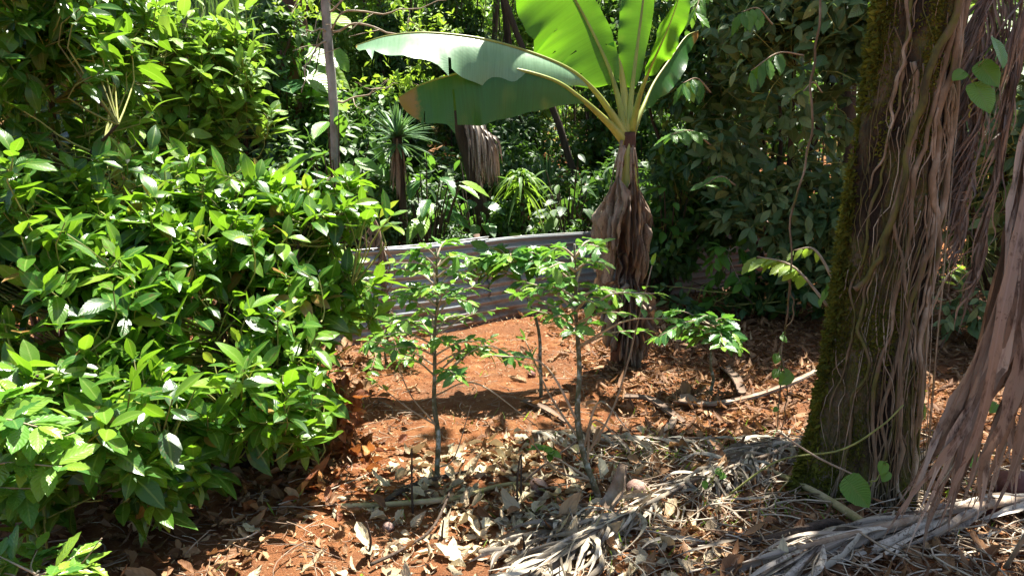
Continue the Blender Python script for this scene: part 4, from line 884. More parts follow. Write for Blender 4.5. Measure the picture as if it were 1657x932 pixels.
# ================================================================== LITTER (uncountable)
def on_ground(x, y): return np.stack([x, y, ground(x, y)], -1)
def litter(name, label, n, xf, yf, dens, size, tpl, mat, tilt=.5, rnd=None, lift=.006, mu=None, kind='stuff'):
    x = RNG.uniform(*xf, n); y = RNG.uniform(*yf, n); ok = RNG.random(n) < np.clip(dens(x, y), 0, 1); x, y = x[ok], y[ok]; n = len(x)
    p = on_ground(x, y)+A(0, 0, 1)*(lift+RNG.random((n, 1))**2*.035)
    a = RNG.random(n)*6.283; X = np.stack([np.cos(a), np.sin(a), RNG.normal(0, .22, n)], -1); N = nrm(A(0, 0, 1)+RNG.normal(0, tilt, (n, 3)))
    s = size[0]+(size[1]-size[0])*RNG.random(n)**1.6
    r = np.clip(RNG.normal(.5 if mu is None else mu, .26, n), 0, 1)
    mb = MB(); scatter(mb, tpl, p, X, N, s, r, .3); o = mb.build(name, M[mat]); tag(o, label, 'litter', kind=kind); return o
inv = lambda x, y: (F*x/y/1.0+828.5, )          # rough column of a ground point
sm = lambda a, b_, t: np.clip((t-a)/(b_-a), 0, 1)**2*(3-2*np.clip((t-a)/(b_-a), 0, 1))
def patch(x, y, s): return .5+.5*noise(x*s, y*s, s=90)
soilband = lambda x, y: (1-sm(.5, 1.2, x+.15*noise(x*2, y*2)))*sm(-1.4, -.9, x)*sm(4.0, 4.6, y+.3*noise(x*1.5, y*1.5, s=8))*(1-sm(8.5, 9.5, y))
litter('brown_leaf_litter', 'carpet of dry brown leaves under and around the left shrubs', 7500, (-5, -.5), (2.3, 7.5), lambda x, y: .9*(1-sm(-1.25, -.75, x+.25*noise(x*3, y*3, s=7)))*(1-.0*x), (.05, .12), T_DRY, 'litter', .55)
litter('rusty_leaf_litter', 'orange and rust coloured fallen leaves at the edge of the left shrubs', 1100, (-1.6, -.6), (3.3, 5), lambda x, y: .8*np.exp(-((x+1.05)/.3)**2-((y-3.9)/.45)**2), (.05, .11), T_DRY, 'rust', .6)
litter('pale_leaf_litter', 'crumpled pale dry leaves scattered over the foreground soil', 5200, (-1.1, 1.1), (2.5, 4.7), lambda x, y: .75*np.exp(-((x-.10)/.62)**2)*(1-sm(4.0, 4.45, y+.2*noise(x*3, y*3)))*(.25+.75*patch(x, y, 3.5)), (.03, .12), T_DRY, 'palelitter', .4)
litter('chip_litter', 'brown strips and chips covering the ground around the banana plant and the mossy trunk', 75000, (.2, 6.5), (2.2, 10.5), lambda x, y: sm(.25, .95, x+.25*noise(x*2, y*2, s=6)-.25*(y < 4.4))*(.35+.65*patch(x, y, 2)), (.03, .11), T_CHIP, 'litter', .45, mu=.27)
litter('soil_crumbs', 'small chips and crumbs sprinkled over the red soil', 30000, (-2, 1.6), (2.5, 8.5), lambda x, y: .25+.75*patch(x, y, 4)**2, (.008, .035), T_CHIP, 'litter', .35, mu=.62)
litter('dead_leaf_litter', 'dry leaves lying here and there on the ground right of the saplings', 4200, (.1, 5), (2.4, 9), lambda x, y: .5*patch(x, y, 1.5), (.06, .14), T_DRY, 'litter', .5)
litter('slope_litter', 'fallen leaves over the slope behind the fence', 26000, (-8, 9), (7.5, 19), lambda x, y: .8*(fence_s(x, y) > .2)*patch(x, y, .8), (.07, .16), T_CHIP, 'litter', .5, mu=.55)
def twigs(name, label, n, xf, yf, dens, ln, r, mat, seed=0, hgt=.05):
    x = RNG.uniform(*xf, n*3); y = RNG.uniform(*yf, n*3); ok = RNG.random(n*3) < np.clip(dens(x, y), 0, 1); x, y = x[ok][:n], y[ok][:n]
    mb = MB()
    for i in range(len(x)):
        a = RNG.random()*6.283; L_ = ln[0]+(ln[1]-ln[0])*RNG.random()**2; c = A(x[i], y[i]); D = A(math.cos(a), math.sin(a)); Pp = A(-D[1], D[0])
        k = RNG.normal(0, .16); t = np.linspace(-.5, .5, 6); q = c+D*(t*L_)[:, None]+Pp*(k*L_*(t*t*4-.5))[:, None]
        z = ground(q[:, 0], q[:, 1])+.006+RNG.random()*hgt+(t*RNG.normal(0, .25)*L_*.5)
        z = np.maximum(z, ground(q[:, 0], q[:, 1])+.002)
        rr = r*(.5+RNG.random()); mb.tube(np.c_[q, z], [rr, rr*.8, rr*.4], 4, RNG.random(), cap=False)
    o = mb.build(name, M[mat]); tag(o, label, 'litter', kind='stuff')
twigs('twig_litter', 'tangle of thin dry twigs and fibres over the right foreground', 900, (.1, 2.6), (2.3, 4.6), lambda x, y: sm(.1, .8, x)*(1-sm(4.0, 4.5, y)), (.10, .5), .0035, 'twig', hgt=.07)
litter('rotting_leaf_litter', 'darker half rotten leaves mixed into the foreground litter', 2600, (-1.2, 2.4), (2.4, 4.6), lambda x, y: .15+.6*patch(x, y, 2.6)*(x > -.3), (.04, .11), T_DRY, 'litter', .35, mu=.35)
twigs('fibre_litter', 'fine straw fibres sprinkled on the sunlit soil', 1300, (-1.4, 1.4), (2.5, 7), lambda x, y: .3+.7*patch(x, y, 3), (.04, .22), .0016, 'twig', hgt=.012)
twigs('twig_litter', 'few brown twigs under the left shrubs', 260, (-3.2, -.6), (2.4, 5), lambda x, y: .8+0*x, (.1, .4), .0035, 'stick')
# ribbon-like grey frond fibres in the right foreground
def strips():
    n = 170; x = RNG.uniform(.15, 2.4, n); y = RNG.uniform(2.35, 4.3, n); paths = []; sides = []
    for i in range(n):
        a = RNG.normal(-2.6, .75); L_ = .10+.28*RNG.random(); D = A(math.cos(a), math.sin(a)); t = np.linspace(-.5, .5, 8); kk = RNG.normal(0, .2)
        q = A(x[i], y[i])+D*(t*L_)[:, None]+A(-D[1], D[0])*(kk*L_*(t*t*4))[:, None]; g0 = ground(q[:, 0], q[:, 1])
        z = np.maximum(g0+.01+RNG.random()*.06+.04*np.sin((t+.5)*3.1)*RNG.random(), g0+.008); p = np.c_[q, z]; paths.append(p); aa = RNG.normal(0, .7)+np.cumsum(RNG.normal(0, .2, 8)); pr_ = A(-D[1], D[0], 0)
        sides.append(np.cos(aa)[:, None]*pr_+np.sin(aa)[:, None]*A(0, 0, 1))
    mb = MB(); mb.ribbons(np.array(paths), (.006+.012)*RNG.random(n), np.array(sides), fold=.5, wave=.05); o = mb.build('frond_litter', M['greyfrond']); tag(o, 'loose curled grey strips of broken palm leaves in the right foreground', 'litter', kind='stuff')
strips()
# a little grass
def grass():
    n = 900; x = np.r_[RNG.normal(1.0, .35, 300), RNG.normal(.55, .3, 200), RNG.uniform(-1.5, 2.4, 150), RNG.normal(2.3, .2, 150), RNG.normal(1.25, .15, 100)]; y = np.r_[RNG.normal(4.2, .12, 300), RNG.normal(3.3, .3, 200), RNG.uniform(2.6, 6, 150), RNG.normal(3.9, .4, 150), RNG.normal(3.4, .15, 100)]
    p = on_ground(x, y); mb = MB(); a = RNG.random(n)*6.28
    X = nrm(np.stack([np.cos(a)*.6, np.sin(a)*.6, .4+RNG.random(n)], -1)); scatter(mb, T_BLADE, p, X, nrm(rdir(n)+A(0, 0, .2)), .025+.06*RNG.random(n), None, .3)
    tag(mb.build('grass', M['yellowgreen']), 'sparse green grass blades between the dry strips', 'grass', kind='stuff')
grass()
# ================================================================== RIGHT: big grey green shrub and neighbours
GG = 'broad leaved bushes behind the fence'
shrub('broadleaf_shrub', 'large grey green broad leaved bush filling the space left of the mossy trunk', 'shrub', A(3.0, 8.6, ground(3.0, 8.6)),
      [pb(1320, 120, 7.6, (.85, .6, .8)), pb(1280, 330, 8.0, (.8, .6, .6)), pb(1370, 400, 7.4, (.55, .5, .6)), pb(1200, 200, 8.2, (.6, .6, .7)), pb(1340, 20, 7.6, (.9, .6, .6)), pb(1230, 30, 8.2, (.7, .6, .6))],
      1250, 6, .17, T_MID, M['grey'], M['barkd'], .5, .1, .2, .42, GG, 16, .05, stems=.5, droop=.2)
shrub('broadleaf_shrub', 'grey green bush seen past the hanging frond at the right edge', 'shrub', A(4.6, 7.4, ground(4.6, 7.4)),
      [pb(1640, 250, 6.6, (.7, .6, .7)), pb(1660, 80, 6.6, (.7, .6, .7)), pb(1620, 450, 6.8, (.6, .5, .5)), pb(1520, 250, 7.2, (.5, .5, .8))],
      760, 6, .155, T_MID, M['grey'], M['barkd'], .5, .1, .2, .55, GG, 12, .05, stems=.5, droop=.2)
shrub('broadleaf_shrub', 'dark leafy bush right behind the banana plant', 'shrub', A(2.0, 9.4, ground(2.0, 9.4)),
      [pb(1110, 280, 8.8, (.6, .5, .7)), pb(1130, 120, 9.0, (.7, .6, .7)), pb(1080, 400, 8.6, (.4, .4, .4)), pb(1170, 350, 8.6, (.5, .4, .4)), pb(1100, 20, 9.4, (.7, .6, .6))],
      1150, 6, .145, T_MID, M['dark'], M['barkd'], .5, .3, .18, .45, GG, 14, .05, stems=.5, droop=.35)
shrub('broadleaf_shrub', 'low dark bush in the shade at the right end of the iron fence', 'shrub', A(2.8, 8.1, 0),
      [pb(1230, 460, 7.9, (.7, .3, .28)), pb(1130, 470, 7.9, (.4, .3, .25)), pb(1330, 450, 7.6, (.5, .3, .35))],
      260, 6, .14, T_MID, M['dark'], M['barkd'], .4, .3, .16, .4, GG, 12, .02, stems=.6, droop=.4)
# bright sprays standing out
def spray(label, origin, target, n, size, mat='bright', tpl=None, d=7, hang=.2, group='sunlit leafy twigs'):
    b = origin; p = spline([b, (b+target)/2+A(0, 0, .08), target], 14); m = MB(); root = empty('leafy_twig', b, label, 'twig', group)
    m.tube(p-b, [.008, .006, .003], 6, .5); m.build('stem', M['twig'], root)
    fm = MB(); T = nrm(p[-1]-p[-4])
    for q in range(n):
        f = 1-.6*q/n; i = min(13, int(f*13)); sd = nrm(np.cross(T, A(0, 0, 1)))*(1 if q % 2 else -1)
        X = nrm(T*.5+sd*.9+A(0, 0, -hang)+RNG.normal(0, .15, 3)); scatter(fm, tpl or T_COFFEE, [p[i]-b], X[None], nrm(A(0, -.4, 1)+RNG.normal(0, .25, 3))[None], np.array([size*(.7+.5*RNG.random())]), None, .1)
    fm.build('leaves', M[mat], root)
spray('flat spray of bright oval leaves right of the banana crown, above head height', P(1150, 235, 7.4), P(1085, 218, 7.0), 13, .19, 'bright')
spray('drooping row of bright leaves high on the grey green bush', P(1300, 90, 6.9), P(1215, 115, 6.6), 12, .20, 'bright', hang=1.3)
spray('five bright leaves against the dark bush below the flat spray', P(1190, 300, 7.4), P(1140, 300, 7.0), 7, .17, 'bright')
spray('drooping dark green leaf cluster just under the scorched banana leaf', P(1150, 150, 7.2), P(1105, 135, 7.0), 10, .21, 'coffee', hang=1.2)
spray('leaf cluster hanging above the drooping row', P(1250, 40, 6.9), P(1200, 20, 6.7), 9, .2, 'bright', hang=1.2)
spray('pair of pale leaves on the grey green bush halfway up', P(1330, 150, 7), P(1300, 148, 6.8), 4, .14, 'yellowgreen')
spray('bright twig at the top edge right of the upright banana leaves', P(1150, -20, 7), P(1125, 20, 6.6), 12, .16, 'bright', hang=1.0)
spray('ragged pale leaves at the tip of the branch growing left from the mossy trunk', P(1345, 502, 3.9), P(1225, 415, 4.2), 18, .11, 'yellowgreen', hang=.5)
spray('curled leaf pair hanging by the thin vine', P(1350, 455, 3.9), P(1285, 405, 4.1), 6, .07, 'yellowgreen', hang=1.0)
spray('small green leaves at the left flank of the mossy trunk', P(1362, 480, 3.85), P(1330, 480, 3.9), 7, .08, 'bright', hang=.6)
spray('pale sprig between the trunk and the hanging frond', P(1500, 520, 4.3), P(1555, 430, 4.3), 9, .09, 'yellowgreen', hang=.4)

# hanging vine left of the mossy trunk, heart leaved climbers
def vine(label, pts, leaves, r=.006, mat='root', lmat='bright', size=.07, group='vines with heart shaped leaves'):
    p = spline(pts, 60); n = np.arange(60)
    p = p+np.stack([.012*noise(n*.35, 1.0, s=20), .012*noise(n*.35, 2.0, s=21), 0*n], -1)
    b = p[0].copy(); root = empty('vine', b, label, 'vine', group); m = MB(); m.tube(p-b, [r, r*.9, r*.6], 6, .6, .15); m.build('stem', M[mat], root)
    for (x, y, dd, s, tilt) in leaves:
        q = P(x, y, dd); j = p[np.argmin(np.sum((p-q)**2, 1))]
        lf = MB(); X = nrm(A(RNG.normal(0, .6), -.35, -.6)); N_ = nrm(A(tilt, -1, .8)+RNG.normal(0, .15, 3)); lf.tube(spline([j, (j+q)/2+A(0, 0, .01), q], 6)-b, [.0025, .002], 5, .5)
        scatter(lf, T_HEART, [q-b], X[None], N_[None], np.array([s]), np.array([.3+.5*RNG.random()]))
        lf.build('leaf', M[lmat], root)
vine('long thin vine hanging free left of the mossy trunk, leafy near the ground', [P(1332, -40, 4.0), P(1325, 60, 4.0), P(1312, 140, 4.0), P(1310, 235, 4.0), P(1285, 330, 4.0), P(1278, 450, 4.05), P(1270, 520, 4.1), P(1262, 600, 4.2), P(1256, 690, 4.3)],
     [(1265, 545, 4.1, .04, .1), (1258, 575, 4.15, .05, -.3), (1277, 605, 4.15, .085, .3), (1258, 600, 4.15, .05, -.5), (1248, 716, 4.2, .08, .2), (1257, 660, 4.2, .03, 0)])
vine('companion vine strand twisting beside the long hanging one', [P(1275, 440, 4.05), P(1284, 500, 4.1), P(1265, 560, 4.12), P(1272, 640, 4.2), P(1262, 700, 4.3)], [], .004)
vine('tendril with one big heart shaped leaf at the mossy trunk foot', [G(1400, 830), P(1402, 795, 3.15), P(1420, 770, 3.15), P(1432, 745, 3.15)], [(1374, 780, 3.1, .125, .0), (1430, 750, 3.15, .05, .3), (1436, 765, 3.15, .045, -.3)], .0035, 'stem')
vine('climber with three large heart leaves on the right side of the trunk, near the top', [P(1570, 190, 3.45), P(1575, 150, 3.42), P(1580, 120, 3.4), P(1590, 90, 3.4)], [(1580, 142, 3.4, .125, .1), (1588, 108, 3.4, .11, -.1), (1612, 70, 3.38, .12, .4), (1558, 118, 3.42, .06, -.3)], .003, 'stem')
vine('low yellow green leaves between the trunk base and the hanging frond', [G(1490, 760)+A(0, .1, 0), P(1485, 700, 3.7), P(1480, 650, 3.7)], [(1480, 650, 3.65, .085, .2), (1478, 662, 3.68, .07, -.2), (1475, 610, 3.7, .05, .1)], .003, 'stem', 'yellowgreen')
vine('green leaves glimpsed behind the strips of the nearest hanging frond', [G(1570, 760), P(1572, 720, 3.5), P(1575, 690, 3.5), P(1610, 650, 3.5)], [(1562, 720, 3.45, .07, .2), (1575, 740, 3.45, .06, .2), (1612, 655, 3.4, .05, .3), (1570, 700, 3.45, .05, .3)], .003, 'stem')
vine('seedling with small leaves among the fallen grey strips', [G(1150, 800), P(1152, 775, 3.5), P(1165, 755, 3.5)], [(1160, 760, 3.5, .035, 0), (1140, 780, 3.5, .035, .2), (1172, 768, 3.5, .03, .2)], .003, 'stem')

# ================================================================== plants beyond the fence
def rosette(name, label, cat, base, top, n, ln, w, mat, down=.3, trunk='barkd', tr=.06, skirt=0, group=None, up=1.0):
    root = empty(name, base, label, cat, group); m = MB(); m.tube(spline([base, (base+top)/2+A(.02, 0, 0), top], 12)-base, [tr, tr*.8, tr*.9], 10, .4, .2); m.build('trunk', M[trunk], root)
    paths = []; sides = []; K = 9
    for i in range(n):
        az = RNG.random()*6.283; el = R(-35+125*RNG.random()**.8)*up; D = A(math.cos(az)*math.cos(el), math.sin(az)*math.cos(el), math.sin(el)); t = np.linspace(0, 1, K)[:, None]; l_ = ln*(.75+.35*RNG.random())
        paths.append(top-base+D*l_*t-A(0, 0, 1)*down*l_*t**2.2+A(0, 0, -.06*(el < 0))); sides.append(np.broadcast_to(nrm(np.cross(D, A(0, 0, 1)+.01)), (K, 3)))
    f = MB(); f.ribbons(np.array(paths), np.full(n, w), np.array(sides), fold=.3); f.build('leaves', mat, root)
    if skirt:
        paths = []; sides = []
        for i in range(skirt):
            az = RNG.random()*6.283; D = A(math.cos(az), math.sin(az), 0); t = np.linspace(0, 1, K)[:, None]; z0 = -RNG.random()*.25
            paths.append(top-base+A(0, 0, z0)+D*(tr*.9+.05*t)+A(0, 0, -1)*t*ln*.9); sides.append(np.broadcast_to(A(-D[1], D[0], 0), (K, 3)))
        s = MB(); s.ribbons(np.array(paths), np.full(skirt, w), np.array(sides), fold=.3, r=np.full(skirt, .4)); s.build('dead_leaves', M['sheath'], root)
    return root
def gp(px, d):
    x = (px-828.5)/F*d/math.cos(0); x = P(px, 300, d)[0]; return A(x, d, float(ground(x, d, False)))
b = gp(652, 7.9); rosette('yucca', 'spiky rosette plant on a short trunk below the banana leaf tip', 'yucca', b, P(643, 222, 7.9), 130, .42, .032, M['yucca'], .2, 'barkd', .05, 26, up=1)
b = gp(845, 8.8); rosette('strap_plant', 'pale green strap leaved plant standing right behind the fence top', 'plant', b, P(843, 292, 8.8), 80, .42, .05, M['pale'], .9, 'barkd', .03, 0)
b = gp(880, 10.6); rosette('strap_plant', 'dark clump of narrow leaves in the shade left of the banana stem', 'plant', b, P(885, 300, 10.6), 60, .5, .03, M['yucca'], .1, 'barkd', .03, 0)
def bigleaf(label, base, top, n, size, mat, tpl, rad, group='large leaved plants behind the fence'):
    root = empty('large_leaf_plant', base, label, 'plant', group); f = MB(); s = MB()
    for i in range(n):
        az = RNG.random()*6.283; r = rad*(.3+.7*RNG.random()); e = top+A(math.cos(az)*r, math.sin(az)*r, RNG.normal(0, rad*.45)); s.tube(spline([base, (base*.4+e*.6)+A(0, 0, .08), e], 8)-base, [.012, .006], 5, .5, cap=False)
        X = nrm(A(math.cos(az), math.sin(az)*.8-.25, -.35)+RNG.normal(0, .2, 3)); scatter(f, tpl, [e-base], X[None], nrm(A(0, -.25, 1)+RNG.normal(0, .25, 3))[None], np.array([size*(.6+.6*RNG.random())]), None, .1)
    s.build('stems', M['barkd'], root); f.build('leaves', mat, root)
T_BIG = [leaf_tpl(14, 5, .5, .42, .15, .35, .05, .002, 1), leaf_tpl(14, 5, .42, .45, .25, .2, .04, .002, 2)]
bigleaf('clump of big bright leaves in front of the yucca trunk', gp(690, 8.2), P(690, 320, 8.2), 34, .30, M['coffee'], T_BIG, .45)
bigleaf('bright ribbed leaves at the foot of the pale slender trunk', gp(545, 8.0), P(545, 252, 8.0), 14, .36, M['bright'], T_BIG, .36)
bigleaf('dark broad leaved clump in deep shade behind the left sapling', gp(620, 8.6), P(610, 330, 8.6), 30, .3, M['dark'], T_BIG, .6)
bigleaf('low dark clump just over the middle of the fence', gp(770, 9.0), P(770, 345, 8.8), 40, .22, M['coffee'], T_BIG, .5)
bigleaf('shaded leafy clump hugging the fence left of the banana stem', gp(920, 9.6), P(920, 335, 9.4), 40, .24, M['dark'], T_BIG, .5)
bigleaf('sun speckled leaves low behind the banana stem', gp(1085, 8.9), P(1085, 360, 8.6), 44, .18, M['bright'], T_BIG, .4)
bigleaf('broad heart leaves climbing the dark red trunk on the left', gp(470, 10), P(455, 150, 9.9), 40, .42, M['coffee'], T_HEART, .85)

# ---- trunks
def trunk_tree(name, label, pts, r, mat, twigs_=(), crown=None, group=None, cmat='dark', csize=.2, cn=260, rough=.15):
    p = spline(pts, 40); b = p[0].copy(); root = empty(name, b, label, 'tree', group); m = MB(); m.tube(np.vstack([p[0]-A(0, 0, .2), p])-b, r, 14, .5, rough, RNG.random()*9); m.build('trunk', M[mat], root)
    for (tp, rb) in twigs_:
        m = MB(); q = spline(tp, 18)
        q = q+.03*np.stack([noise(np.arange(18)*.5, k, s=22) for k in (0, 3, 7)], -1); m.tube(q-b, [rb, rb*.7, rb*.35], 6, .6, .1)
        for k in range(3):
            i = 5+4*k; e = q[i]+nrm(rdir(1)[0]*A(1, .6, 1)+A(0, 0, -.1))*.32; m.tube(spline([q[i], (q[i]+e)/2+RNG.normal(0, .02, 3), e], 6)-b, [rb*.4, rb*.2], 5, .6)
        m.build('branch', M['twig'] if mat == 'barkp' else M[mat], root)
    if crown:
        lm = MB(); lb = MB()
        for c, rad in crown:
            for k in range(6):
                e = c+rdir(1)[0]*np.array(rad)*.7; lb.tube(spline([p[-1], (p[-1]+e)/2+A(0, 0, .2), e], 8)-b, [r[-1]*.7, r[-1]*.3], 6, .5)
        tips, od = blob_points(crown, cn, .35); clump_leaves(lm, tips-b, nrm(od+A(0, 0, .3)+RNG.normal(0, .3, od.shape)), 6, csize, T_FAR, .9, .3, .25, .5)
        lb.build('limbs', M[mat], root); lm.build('crown', M[cmat], root)
    return root
C3 = lambda x, y, z, a, b_, c: (A(x, y, z), (a, b_, c))
trunk_tree('slender_tree', 'slender pale grey trunk with bare twigs, left of the long banana leaf', [gp(543, 8.3), P(540, 180, 8.3), P(530, 60, 8.3), P(524, -60, 8.3), P(520, -240, 8.3)], [.050, .044, .048, .044, .035], 'barkp',
    [([P(535, 52, 8.3), P(580, 40, 8.2), P(640, 58, 8.1), P(700, 90, 8.1)], .014), ([P(533, 50, 8.3), P(560, 20, 8.2), P(640, 22, 8.1), P(720, 0, 8)], .012), ([P(533, 48, 8.3), P(510, 50, 8.2), P(485, 60, 8.1)], .012), ([P(536, 55, 8.3), P(505, 90, 8.2), P(485, 150, 8.1)], .012),
     ([P(545, 165, 8.3), P(590, 155, 8.2), P(640, 135, 8.1)], .012), ([P(530, 20, 8.3), P(570, -10, 8.2), P(610, -40, 8.1)], .012)], [C3(-2.0, 8.6, 6.0, 1.0, 1.0, .5)], cn=90, cmat='bright')
trunk_tree('slender_tree', 'pale trunk rising behind the airy shrub at the upper left', [gp(312, 9.0), P(308, 120, 9.0), P(300, 0, 9.0), P(292, -140, 9)], [.085, .075, .07], 'barkp', [], [C3(-4.6, 10.2, 6.2, 1.4, 1.2, .7)], cn=150)
trunk_tree('red_trunk_tree', 'dark reddish trunk wrapped by climbers, left of the slender pale one', [gp(478, 10.2), P(470, 160, 10.2), P(476, 40, 10.2), P(488, -80, 10.2), P(490, -280, 10.2)], [.16, .13, .15, .12], 'barkr', [([P(468, 30, 10.2), P(455, -20, 10.1), P(440, -80, 10)], .06), ([P(474, 140, 10.1), P(485, 200, 10), P(478, 240, 9.9)], .03)], [C3(-3.6, 12.5, 7.2, 2.6, 2.0, 1.0)], cn=520)
trunk_tree('leaning_tree', 'dark trunk leaning right, behind the long banana leaf', [gp(960, 11.5), P(900, 190, 11.5), P(850, 90, 11.5), P(800, -60, 11.5), P(760, -280, 11.5)], [.055, .045, .035], 'barkd', [], [C3(-.6, 14.2, 7.6, 2.2, 1.8, .9), C3(-.9, 12.4, 5.7, 1.6, 1.2, .6), C3(1.2, 12.6, 5.7, 1.2, 1.2, .6), C3(-2.6, 11.9, 5.7, 1.0, 1.0, .5)], cn=1600)  # lower crowns out of view, added to shade the understory
trunk_tree('shade_tree', 'dark trunk just right of the banana crown, in the shade', [gp(1180, 10.2), P(1150, 200, 10.2), P(1160, 60, 10.2), P(1150, -260, 10.2)], [.12, .10, .09], 'barkd', [], [C3(2.9, 9.9, 5.2, 1.3, 1.5, .6), C3(2.8, 8.0, 4.9, 1.2, 1.2, .5), C3(4.6, 10.4, 6.0, 2.0, 1.6, .9)], cn=1300, csize=.19)  # crowns out of view, laid out to shade the ground on the right
trunk_tree('shade_tree', 'dark trunk hidden in leaves behind the grey green bush', [gp(1385, 9.8), P(1370, 200, 9.8), P(1380, -260, 9.8)], [.14, .11, .09], 'barkd', [], [C3(4.4, 8.1, 5.0, 1.5, 1.4, .6), C3(6.0, 9.0, 6.0, 1.8, 1.8, .9)], cn=560, csize=.19)  # unseen crowns again, thinned for dappled shade
# dead palm with hanging skirt, left of middle
def dead_skirt():
    b = gp(800, 8.9); top = P(728, 150, 8.9); root = empty('dead_palm', b, 'leaning dead palm with a brown skirt of hanging strips, under the dark banana leaf', 'palm')
    m = MB(); m.tube(spline([b, (b+top)/2+A(.05, 0, 0), top], 14)-b, [.09, .08, .07], 12, .4, .2); m.build('trunk', M['barkd'], root)
    paths = []; sides = []; K = 12
    for i in range(150):
        f = RNG.random(); s = top+(P(772, 225, 8.8)-top)*f; e = P(768+34*f+RNG.normal(0, 5), 255+52*RNG.random(), 8.7+RNG.normal(0, .10)); paths.append(spline([s, (s*.5+e*.5)+A(.08, -.05, .12), e], K)-b); sides.append(np.broadcast_to(nrm(A(1, RNG.normal(0, .4), 0)), (K, 3)))
    f = MB(); f.ribbons(np.array(paths), .02+.03*RNG.random(150), np.array(sides), fold=.4, r=np.clip(RNG.normal(.5, .25, 150), 0, 1)); f.build('skirt', M['frond'], root)
dead_skirt()
# dead frond hanging over the left part of the fence
def fence_frond():
    st = []; b = P(600, 345, 7.0); ra = [b, P(612, 370, 7.0), P(618, 400, 6.95), P(622, 470, 6.9), P(625, 540, 6.85)]; rs = spline(ra, 40)
    for k in range(60):
        s = rs[int(38*k/59)]; st.append((s, s+A(RNG.normal(0, .05), -.02, -.14), s+A(RNG.normal(.0, .09), -.04, -.42+RNG.normal(0, .05))))
    st = [(a, b2, np.maximum(c, A(-99, -99, .03))) for a, b2, c in st]
    hang_frond('dead_palm_frond', 'dry frond draped over the left part of the iron fence', ra, st, .016, M['frond'], None, twist=.3, mu=.35)
fence_frond()
# green palm frond at the very top left
def palm_frond():
    b = gp(215, 9.4)*A(1, 1, 0)+A(0, 0, 1.0); ra = [b, P(215, 60, 9.2), P(240, -5, 9.0), P(300, -30, 8.9), P(380, -25, 8.8)]; root = empty('palm', b, 'palm frond with combed leaflets showing at the top left', 'palm'); rs = spline(ra, 60)
    m = MB(); m.tube(rs-b, [.05, .035, .015], 8, .6); m.build('rachis', M['barkp'], root); paths = []; sides = []
    for k in range(90):
        i = 22+int(36*k/89); s = rs[i]; D = nrm(A(.25+RNG.normal(0, .05), -.15, -1) if k % 2 else A(-.1, .4, -.8)); t = np.linspace(0, 1, 8)[:, None]; paths.append(s+D*.75*t-b); sides.append(np.broadcast_to(A(.8, -.5, .2), (8, 3)))
    f = MB(); f.ribbons(np.array(paths), np.full(90, .035), np.array(sides), fold=.4); f.build('leaflets', M['palm'], root)
palm_frond()

# ---- fine bright twigs near the long banana leaf tip
for (lab, o, t, n, s) in (('lacy bright green twig touching the pale slender trunk above the banana leaf tip', P(715, 100, 9), P(660, 30, 8.6), 60, .07), ('lacy bright green twig under the pale banana leaf, above the yucca', P(700, 150, 9), P(620, 130, 8.6), 60, .07),
                          ('small yellow green twig beside the dark red trunk', P(500, -20, 9), P(470, 25, 8.8), 34, .07)):
    root = empty('leafy_twig', o, lab, 'twig', 'sunlit leafy twigs'); m = MB(); p = spline([o, (o+t)/2+A(0, 0, .05), t], 12); m.tube(p-o, [.01, .004], 5, .5); m.build('stem', M['twig'], root)
    tips = np.array([p[int(RNG.integers(3, 12))]+RNG.normal(0, .16, 3)*A(1.4, .8, .7) for _ in range(n)]); fm = MB(); clump_leaves(fm, tips-o, nrm(RNG.normal(0, 1, (n, 3))+A(0, 0, .5)), 5, s, T_FAR, .9, .2, .05, .6); fm.build('leaves', M['yellowgreen'], root)

# ---- understory bushes up the slope: four prototypes, shared meshes
protos = []
def proto_bush(mat, size, n, seed, shape):
    base = A(0, 0, 0); rt = empty('understory_bush', base, 'x', 'bush', 'understory bushes on the slope')
    tips = []; dr = []
    for c, rad in shape:
        k = int(n*rad[0]*rad[2]); d_ = rdir(k); r = .35+.65*RNG.random(k)**.6; l = 1+.3*noise(d_[:, 0]*2.5+seed, d_[:, 1]*2.5, d_[:, 2]*2.5, s=99); tips.append(np.array(c)+d_*np.array(rad)*(r*l)[:, None]); dr.append(d_)
    tips = np.vstack(tips); dr = np.vstack(dr); fm = MB(); clump_leaves(fm, tips, nrm(dr+A(0, 0, .3)+RNG.normal(0, .3, dr.shape)), 6, size, T_FAR, .9, .35, size*.9, .5); fm.build('foliage', M[mat], rt)
    m = MB()
    for k in range(12):
        e = tips[RNG.integers(len(tips))]; m.tube(spline([A(RNG.normal(0, .06), RNG.normal(0, .06), -.2), A(e[0]*.3, e[1]*.3, e[2]*.5), e], 10), [.035, .02, .006], 6, .4)
    m.build('trunk', M['barkd'], rt); return rt
S1 = [((0, 0, .7), (.8, .6, .6)), ((.3, .1, 1.4), (.6, .5, .6)), ((-.4, 0, 1.1), (.5, .5, .5))]
S2 = [((0, 0, .6), (.9, .6, .55)), ((-.5, 0, .9), (.5, .4, .45))]
S3 = [((0, 0, 1.3), (.7, .6, 1.1)), ((.3, 0, 2.2), (.6, .5, .7)), ((-.3, .1, .6), (.6, .5, .5))]
protos = [proto_bush('dark', .13, 480, 1, S1), proto_bush('dark', .10, 620, 2, S2), proto_bush('dark', .11, 520, 3, S3), proto_bush('grey', .12, 480, 4, S1), proto_bush('pale', .09, 560, 5, S3)]
